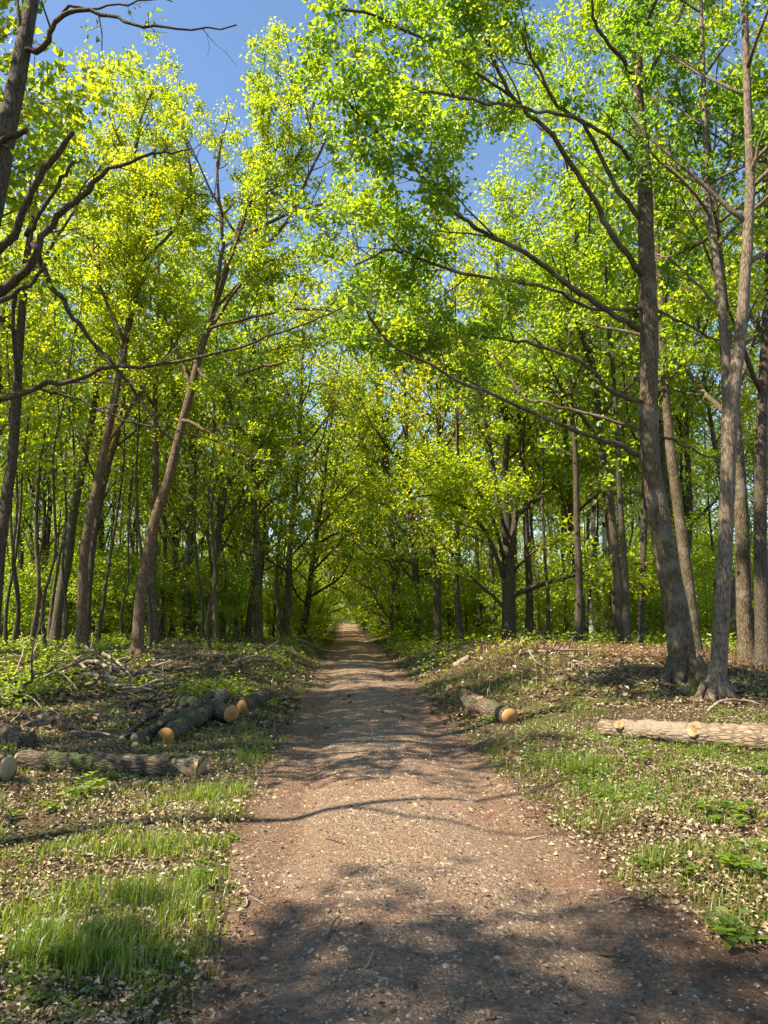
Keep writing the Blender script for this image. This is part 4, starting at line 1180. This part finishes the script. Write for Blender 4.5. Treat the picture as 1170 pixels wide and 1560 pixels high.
# ------------------------------------------------------------------ the wood behind: prototypes, then copies
def proto(name, h, r, P, leaf, bark, per, size, seed, crown_from=.4, wob=.25, flat=.5, tone=(.5, .2), spread=.18, sides=7, stems=1):
    rg = random.Random(seed)
    root = thing(name, (0, 0, 0), 'x', 'tree')
    sk = Sk(); tb = Tubes()
    for s in range(stems):
        pts = []; off = Vector((0, 0, 0)); dr = Vector((rg.gauss(0, .03), rg.gauss(0, .03), 0))
        if stems > 1:
            a = s * 6.28 / stems + rg.uniform(-.4, .4); dr = Vector((math.cos(a), math.sin(a), 0)) * rg.uniform(.12, .38)
        n = 8
        for i in range(n + 1):
            pts.append(Vector((off.x, off.y, -.2 + (h * (1 - .15 * s / stems) + .2) * i / n)))
            off = off + dr * h / n + Vector((rg.gauss(0, wob), rg.gauss(0, wob), 0)) * h / 60
        rad = [r * (1.35 if i == 0 else 1.05 - .9 * i / n) for i in range(n + 1)]
        pts, rad = smooth_line(pts, rad, 3)
        tb.add(pts, rad, sides, .04, cap=False)
        kids(sk, pts, rad, h, 0, P, rg, crown_from)
    for pts, rad, lv in sk.br:
        if lv < 3: tb.add(pts[::2] if lv == 2 and len(pts) > 4 else pts, rad[::2] if lv == 2 and len(pts) > 4 else rad, 4 if lv == 1 else 3, cap=False)
    link('trunk', tb.mesh('trunk', bark), root)
    tag(link('crown', leaves(sk, per, spread, size, leaf, 'crown', flat=flat, tone=tone), root), kind='stuff')
    return root

def shp(w, lo=.35):
    return lambda t: w * (.45 + .9 * math.sin(math.pi * min(1, max(0, (t - lo) / (1.02 - lo))) ** .8))

PT = dict(DEF, maxl=2, dens=(2.5, 3.2), ang=(.85, .8), wob=(.05, .12, .2), up=(.02, .05, .0), flat=.2, step=.22, mx=5, seg=.5)
tall = [proto('broadleaf_tree', 17, .15, dict(PT, shape=shp(2.6)), 'oak', 'bark_dark', 7, .17, 101, .38, tone=(.55, .2)),
        proto('broadleaf_tree', 19, .18, dict(PT, shape=shp(3.0)), 'lime', 'bark', 7, .17, 102, .42),
        proto('broadleaf_tree', 15, .11, dict(PT, shape=shp(2.0)), 'lime', 'bark_dark', 7, .16, 103, .34),
        proto('broadleaf_tree', 18, .14, dict(PT, shape=shp(2.4)), 'oak', 'bark', 7, .16, 104, .3, tone=(.65, .2)),
        proto('broadleaf_tree', 14, .09, dict(PT, shape=shp(1.7)), 'shrub', 'bark_dark', 7, .15, 105, .28),
        proto('birch_tree', 16, .10, dict(PT, shape=shp(1.9)), 'lime', 'birch', 9, .14, 106, .35)]
PBp = dict(PT, dens=(2.2, 3.2), ang=(1.0, .85), up=(0, .03, -.01), flat=.6, mx=6.5, wob=(.05, .16, .25))
arch = [proto('beech_tree', 15, .16, dict(PBp, shape=shp(2.9, -.25)), 'lime', 'bark_dark', 6.5, .17, 111, .1, flat=.8),
        proto('beech_tree', 13, .13, dict(PBp, shape=shp(2.5, -.3)), 'shrub', 'bark_dark', 6.5, .17, 112, .08, flat=.8),
        proto('beech_tree', 17, .18, dict(PBp, shape=shp(2.8, -.2)), 'oak', 'bark', 6.5, .17, 113, .15, flat=.75, tone=(.65, .2))]
PS = dict(PT, dens=(3.6, 4.0), ang=(.9, .8), flat=.5, mx=1.8, mn=.2, step=.16, seg=.3)
bush = [proto('hazel_shrub', 4.2, .03, dict(PS, shape=shp(1.3, .1)), 'shrub', 'bark_dark', 8, .13, 121, .12, flat=.7, stems=4, spread=.14, sides=5),
        proto('hazel_shrub', 3.0, .022, dict(PS, shape=shp(1.0, .1)), 'lime', 'bark', 8, .12, 122, .1, flat=.7, stems=5, spread=.13, sides=5),
        proto('sapling', 5.5, .035, dict(PS, shape=shp(1.4, .15)), 'lime', 'bark_dark', 8, .13, 123, .15, flat=.75, spread=.15, sides=5)]
for p in bush: p['category'] = 'shrub'
bush[2]['category'] = 'sapling'

placed = []
def put(p, x, y, rz, s, label, group):
    first = p.get('used') is None
    loc = (x, y, gz(x, y) - .05)
    if first:
        p['used'] = 1
        o = p; o.location = loc; o.rotation_euler.z = rz; o.scale = s; o['label'] = label; o['group'] = group
    else:
        o = copy_thing(p, loc, rz, s, label, group)
    return o

def free(x, y, d):
    for a, b_, r_ in placed:
        if (x - a) ** 2 + (y - b_) ** 2 < (d * .5 + r_ * .5) ** 2: return False
    placed.append((x, y, d)); return True

def in_view(x, y, m=2.0):
    t = y
    return -.41 - .47 * t - m < x < -.41 + .58 * t + m

ends = {'broadleaf_tree': 'slender bare-stemmed tree', 'birch_tree': 'white-stemmed birch', 'beech_tree': 'low-boughed tree', 'hazel_shrub': 'bushy many-stemmed shrub', 'sapling': 'thin leafy young sapling'}
def scatter(kinds, wts, n, xr, yr, d, where, tries=40, sc=(.85, 1.15)):
    out = []
    for _ in range(n):
        for _t in range(tries):
            x, y = rng.uniform(*xr), rng.uniform(*yr)
            if not in_view(x, y) or abs(x) < 2.7: continue
            if not free(x, y, d): continue
            p = rng.choices(kinds, wts)[0]
            s = rng.uniform(*sc)
            nm = p.name.split('.')[0]
            out.append(put(p, x, y, rng.uniform(0, 6.28), (s, s, s * rng.uniform(.92, 1.08)), f'{ends[nm]} {where}', (ends[nm] + ('es' if ends[nm].endswith('ch') else 's') + ' ' + where)))
            break
    return out

ORD = ['first', 'second', 'third', 'fourth', 'fifth', 'sixth', 'seventh', 'eighth', 'ninth', 'tenth', 'eleventh', 'twelfth', 'thirteenth', 'fourteenth', 'fifteenth', 'sixteenth', 'seventeenth',
       'eighteenth', 'nineteenth', 'twentieth'] + [t + '-' + u for t in ('twenty', 'thirty') for u in ('first', 'second', 'third', 'fourth', 'fifth', 'sixth', 'seventh', 'eighth', 'ninth')]
def count_off(objs, tail='counted from the track'):
    by = {}
    for o in objs: by.setdefault(o['label'], []).append(o)
    for lb, os_ in by.items():
        if len(os_) < 2: continue
        os_.sort(key=lambda o: abs((o.location.x + .41) / o.location.y + .0))
        for k, o in enumerate(os_): o['label'] = f'{lb}, {ORD[k]} {tail}'

rows = []
# beside the track, closing it in further off
for side in (-1, 1):
    for q_, yy in enumerate((33.0, 39.5, 47, 54, 62, 71, 81, 92, 104, 117, 131) if side < 0 else (34.5, 42, 49, 57, 66, 76, 87, 99, 112, 126)):
        x = side * (rng.uniform(3.2, 4.2) if yy < 45 else rng.uniform(2.6, 3.6))
        p = arch[2] if (side > 0 and q_ in (0, 1, 4)) else arch[rng.randrange(3)]
        s = rng.uniform(1.0, 1.15) if yy < 40 else rng.uniform(1.15, 1.5)
        placed.append((x, yy, 3.0))
        wh = ('left' if side < 0 else 'right') + (' of the track half way along' if yy < 62 else ' of the track at its far end')
        rows.append(put(p, x, yy, rng.uniform(0, 6.28), (s, s, s * rng.uniform(.95, 1.2)), f'{ends["beech_tree"]} overhanging {wh}', f'trees overhanging {wh}'))
        if yy > 44: rows[-1].rotation_euler = (0, -side * math.radians(rng.uniform(5, 11)), 0)
for side, y in ((-1, 57), (1, 60), (-1, 66), (1, 70), (-1, 78), (1, 84)):
    s = rng.uniform(.9, 1.1)
    wh = ('left' if side < 0 else 'right') + ' of the track and leaning across it'
    rows.append(put(arch[rng.randrange(3)], side * rng.uniform(2.6, 3.1), y, rng.uniform(0, 6.28), (s, s, s), f'low-boughed tree {wh}', 'low trees leaning across the far track'))
    rows[-1].rotation_euler = (0, -side * math.radians(rng.uniform(13, 18)), 0)
back = []
for x, y, k, s in ((7.4, 25, 2, 1.2), (8.3, 23, 4, 1.25), (11.5, 27, 2, 1.25), (7.2, 31, 0, 1.1), (13.5, 23, 2, 1.2), (4.3, 30, 4, 1.25), (16.5, 26, 4, 1.25)):
    placed.append((x, y, 2.0))
    back.append(put(tall[k], x, y, x, (s, s, s), 'tall slender tree close behind the right mound', 'tall trees close behind the right mound'))
mid = scatter(tall, [3, 3, 3, 3, 3, .6], 10, (-24, -6), (26, 44), 2.0, 'in the wood behind the left brushwood')
scatter(tall, [3, 3, 3, 3, 3, .6], 14, (-45, -6), (44, 80), 2.4, 'deep in the left wood')
mid += scatter(tall, [2, 3, 2, 2, 2, 2], 13, (6, 26), (25, 44), 2.4, 'in the wood behind the right mound')
scatter(tall, [2, 3, 2, 2, 2, 2], 24, (5, 50), (44, 80), 2.4, 'deep in the right wood')
mid += scatter(bush, [3, 3, 3], 34, (-26, -5), (27, 52), 1.3, 'under the trees behind the left brushwood')
mid += scatter(bush, [3, 3, 3], 40, (7.5, 34), (30, 54), 1.3, 'under the trees behind the right mound')
scatter(arch, [1, 1, 1], 20, (-60, -8), (58, 100), 4, 'far back in the left wood')
scatter(arch, [1, 1, 1], 22, (8, 66), (58, 100), 4, 'far back in the right wood')
side_growth = []
for side in (-1, 1):
    for k in range(20):
        y = (46 if side < 0 else 40) + 1.9 * k + rng.uniform(-.6, .6)
        x = side * rng.uniform(2.4, 5.0)
        p = rng.choices([bush[0], bush[1], bush[2]], [2, 3, 4])[0]
        s = rng.uniform(.9, 1.4)
        side_growth.append(put(p, x, y, rng.uniform(0, 6.28), (s, s, s * rng.uniform(.85, 1.15)), f'{ends[p.name.split(".")[0]]} {"left" if side < 0 else "right"} of the track', f'growth {"left" if side < 0 else "right"} of the track'))
side_growth.sort(key=lambda o: o.location.y)
_n = {}
for o in side_growth: _n.setdefault(o['label'], []).append(o)
for lb, os_ in _n.items():
    for k, o in enumerate(os_): o['label'] = f'{lb}, {"nearest" if k == 0 else ORD[k] + " nearest"} of its kind'
thin = [proto('young_tree', 13, .065, dict(PT, shape=shp(1.3, .4)), 'oak', 'bark_dark', 5, .15, 131, .45, wob=.5, tone=(.6, .2)),
        proto('young_tree', 11, .05, dict(PT, shape=shp(1.1, .4)), 'lime', 'bark_dark', 5, .14, 132, .4, wob=.6),
        proto('young_tree', 14, .075, dict(PT, shape=shp(1.5, .45)), 'lime', 'bark', 5, .15, 133, .5, wob=.5)]
ends['young_tree'] = 'thin pole-like young tree'
scatter(thin, [1, 1, 1], 90, (-26, -4.5), (22, 52), 1.0, 'among the trunks of the left wood')
scatter(thin, [1, 1, 1], 40, (7, 30), (26, 52), 1.0, 'among the trunks of the right wood')
scatter(bush, [2, 2, 4], 50, (-46, -6), (50, 80), 1.6, 'far back in the left wood', sc=(1.2, 1.8))
scatter(bush, [2, 2, 4], 50, (6, 56), (50, 80), 1.6, 'far back in the right wood', sc=(1.2, 1.8))
# out of the frame, left and behind: the trees that shade the track
for x, y, k, s in ((-8.0, -1.2, 1, .75), (-5.6, -1.3, 0, .7), (-7.4, -3.6, 3, .8), (-9.6, -.6, 0, .85), (-4.0, -2.0, 2, .7), (-6.9, 9.3, 4, .8), (-6.6, 11.0, 2, .85), (-9.2, 7.2, 2, .9), (-5.7, 6.7, 4, .75), (-7.0, -.9, 2, .75), (-4.9, -3.2, 0, .75), (-7.9, 7.9, 2, .85), (-11.5, 9.5, 1, 1.0), (-8.0, 12.2, 0, .95), (-13, 14, 3, 1.0), (-15.5, 19, 1, 1.05), (-10.5, 16.5, 2, 1.0)):
    put(tall[k], x, y, k * 1.3, (s, s, s), 'slender bare-stemmed tree by the clearing, beyond the left edge', 'trees beyond the left edge of the view')
b = Vector((-6.2, 4.5, gz(-6.2, 4.5)))
tk = ([b + Vector((0, 0, -.2)), b, b + Vector((.05, 0, 3)), b + Vector((-.05, .1, 6)), b + Vector((.15, .1, 8.5)), b + Vector((.3, .2, 11))], [.12, .1, .085, .07, .05, .02])
build_tree('dead_tree', b, tk, [], dict(DEF, maxl=1, dens=(.6,), ang=(.7,)), 'bare dead trunk without leaves, beyond the left edge of the view', bark='bark_dark', tt=(.72, 1.0), sides=8, seed=77, per=0)

count_off(back)
count_off(mid)
rows.sort(key=lambda o: o.location.y)
_n = {}
for o in rows:
    k = _n.setdefault(o['label'], []); k.append(o)
for lb, os_ in _n.items():
    for k, o in enumerate(os_): o['label'] = f'{lb}, {"nearest" if k == 0 else ORD[k] + " nearest"} in its row'
# where the track bends out of sight, growth closes the view
for x, y, k, s in ((-2.2, 136, 0, 1.2), (1.0, 139, 1, 1.2), (4.5, 137, 2, 1.2), (-5.5, 138, 1, 1.2), (-.5, 145, 2, 1.3), (-3.5, 147, 0, 1.2), (3, 146, 0, 1.3)):
    put(arch[k], x, y, x, (s, s, s), 'low-boughed tree closing the far end of the track', 'trees closing the far end of the track')

for k in range(26):
    if k < 16: x = -5.5 + 11 * k / 15 + rng.uniform(-.4, .4); y = rng.uniform(118, 130)
    else: x = (-1) ** k * rng.uniform(1.5, 2.4); y = 84 + 3.2 * (k - 16)
    p = bush[k % 3]; s = rng.uniform(.9, 1.3)
    put(p, x, y, k, (s, s, s), f'{ends[p.name.split(".")[0]]} where the track goes out of sight', 'growth where the track goes out of sight')
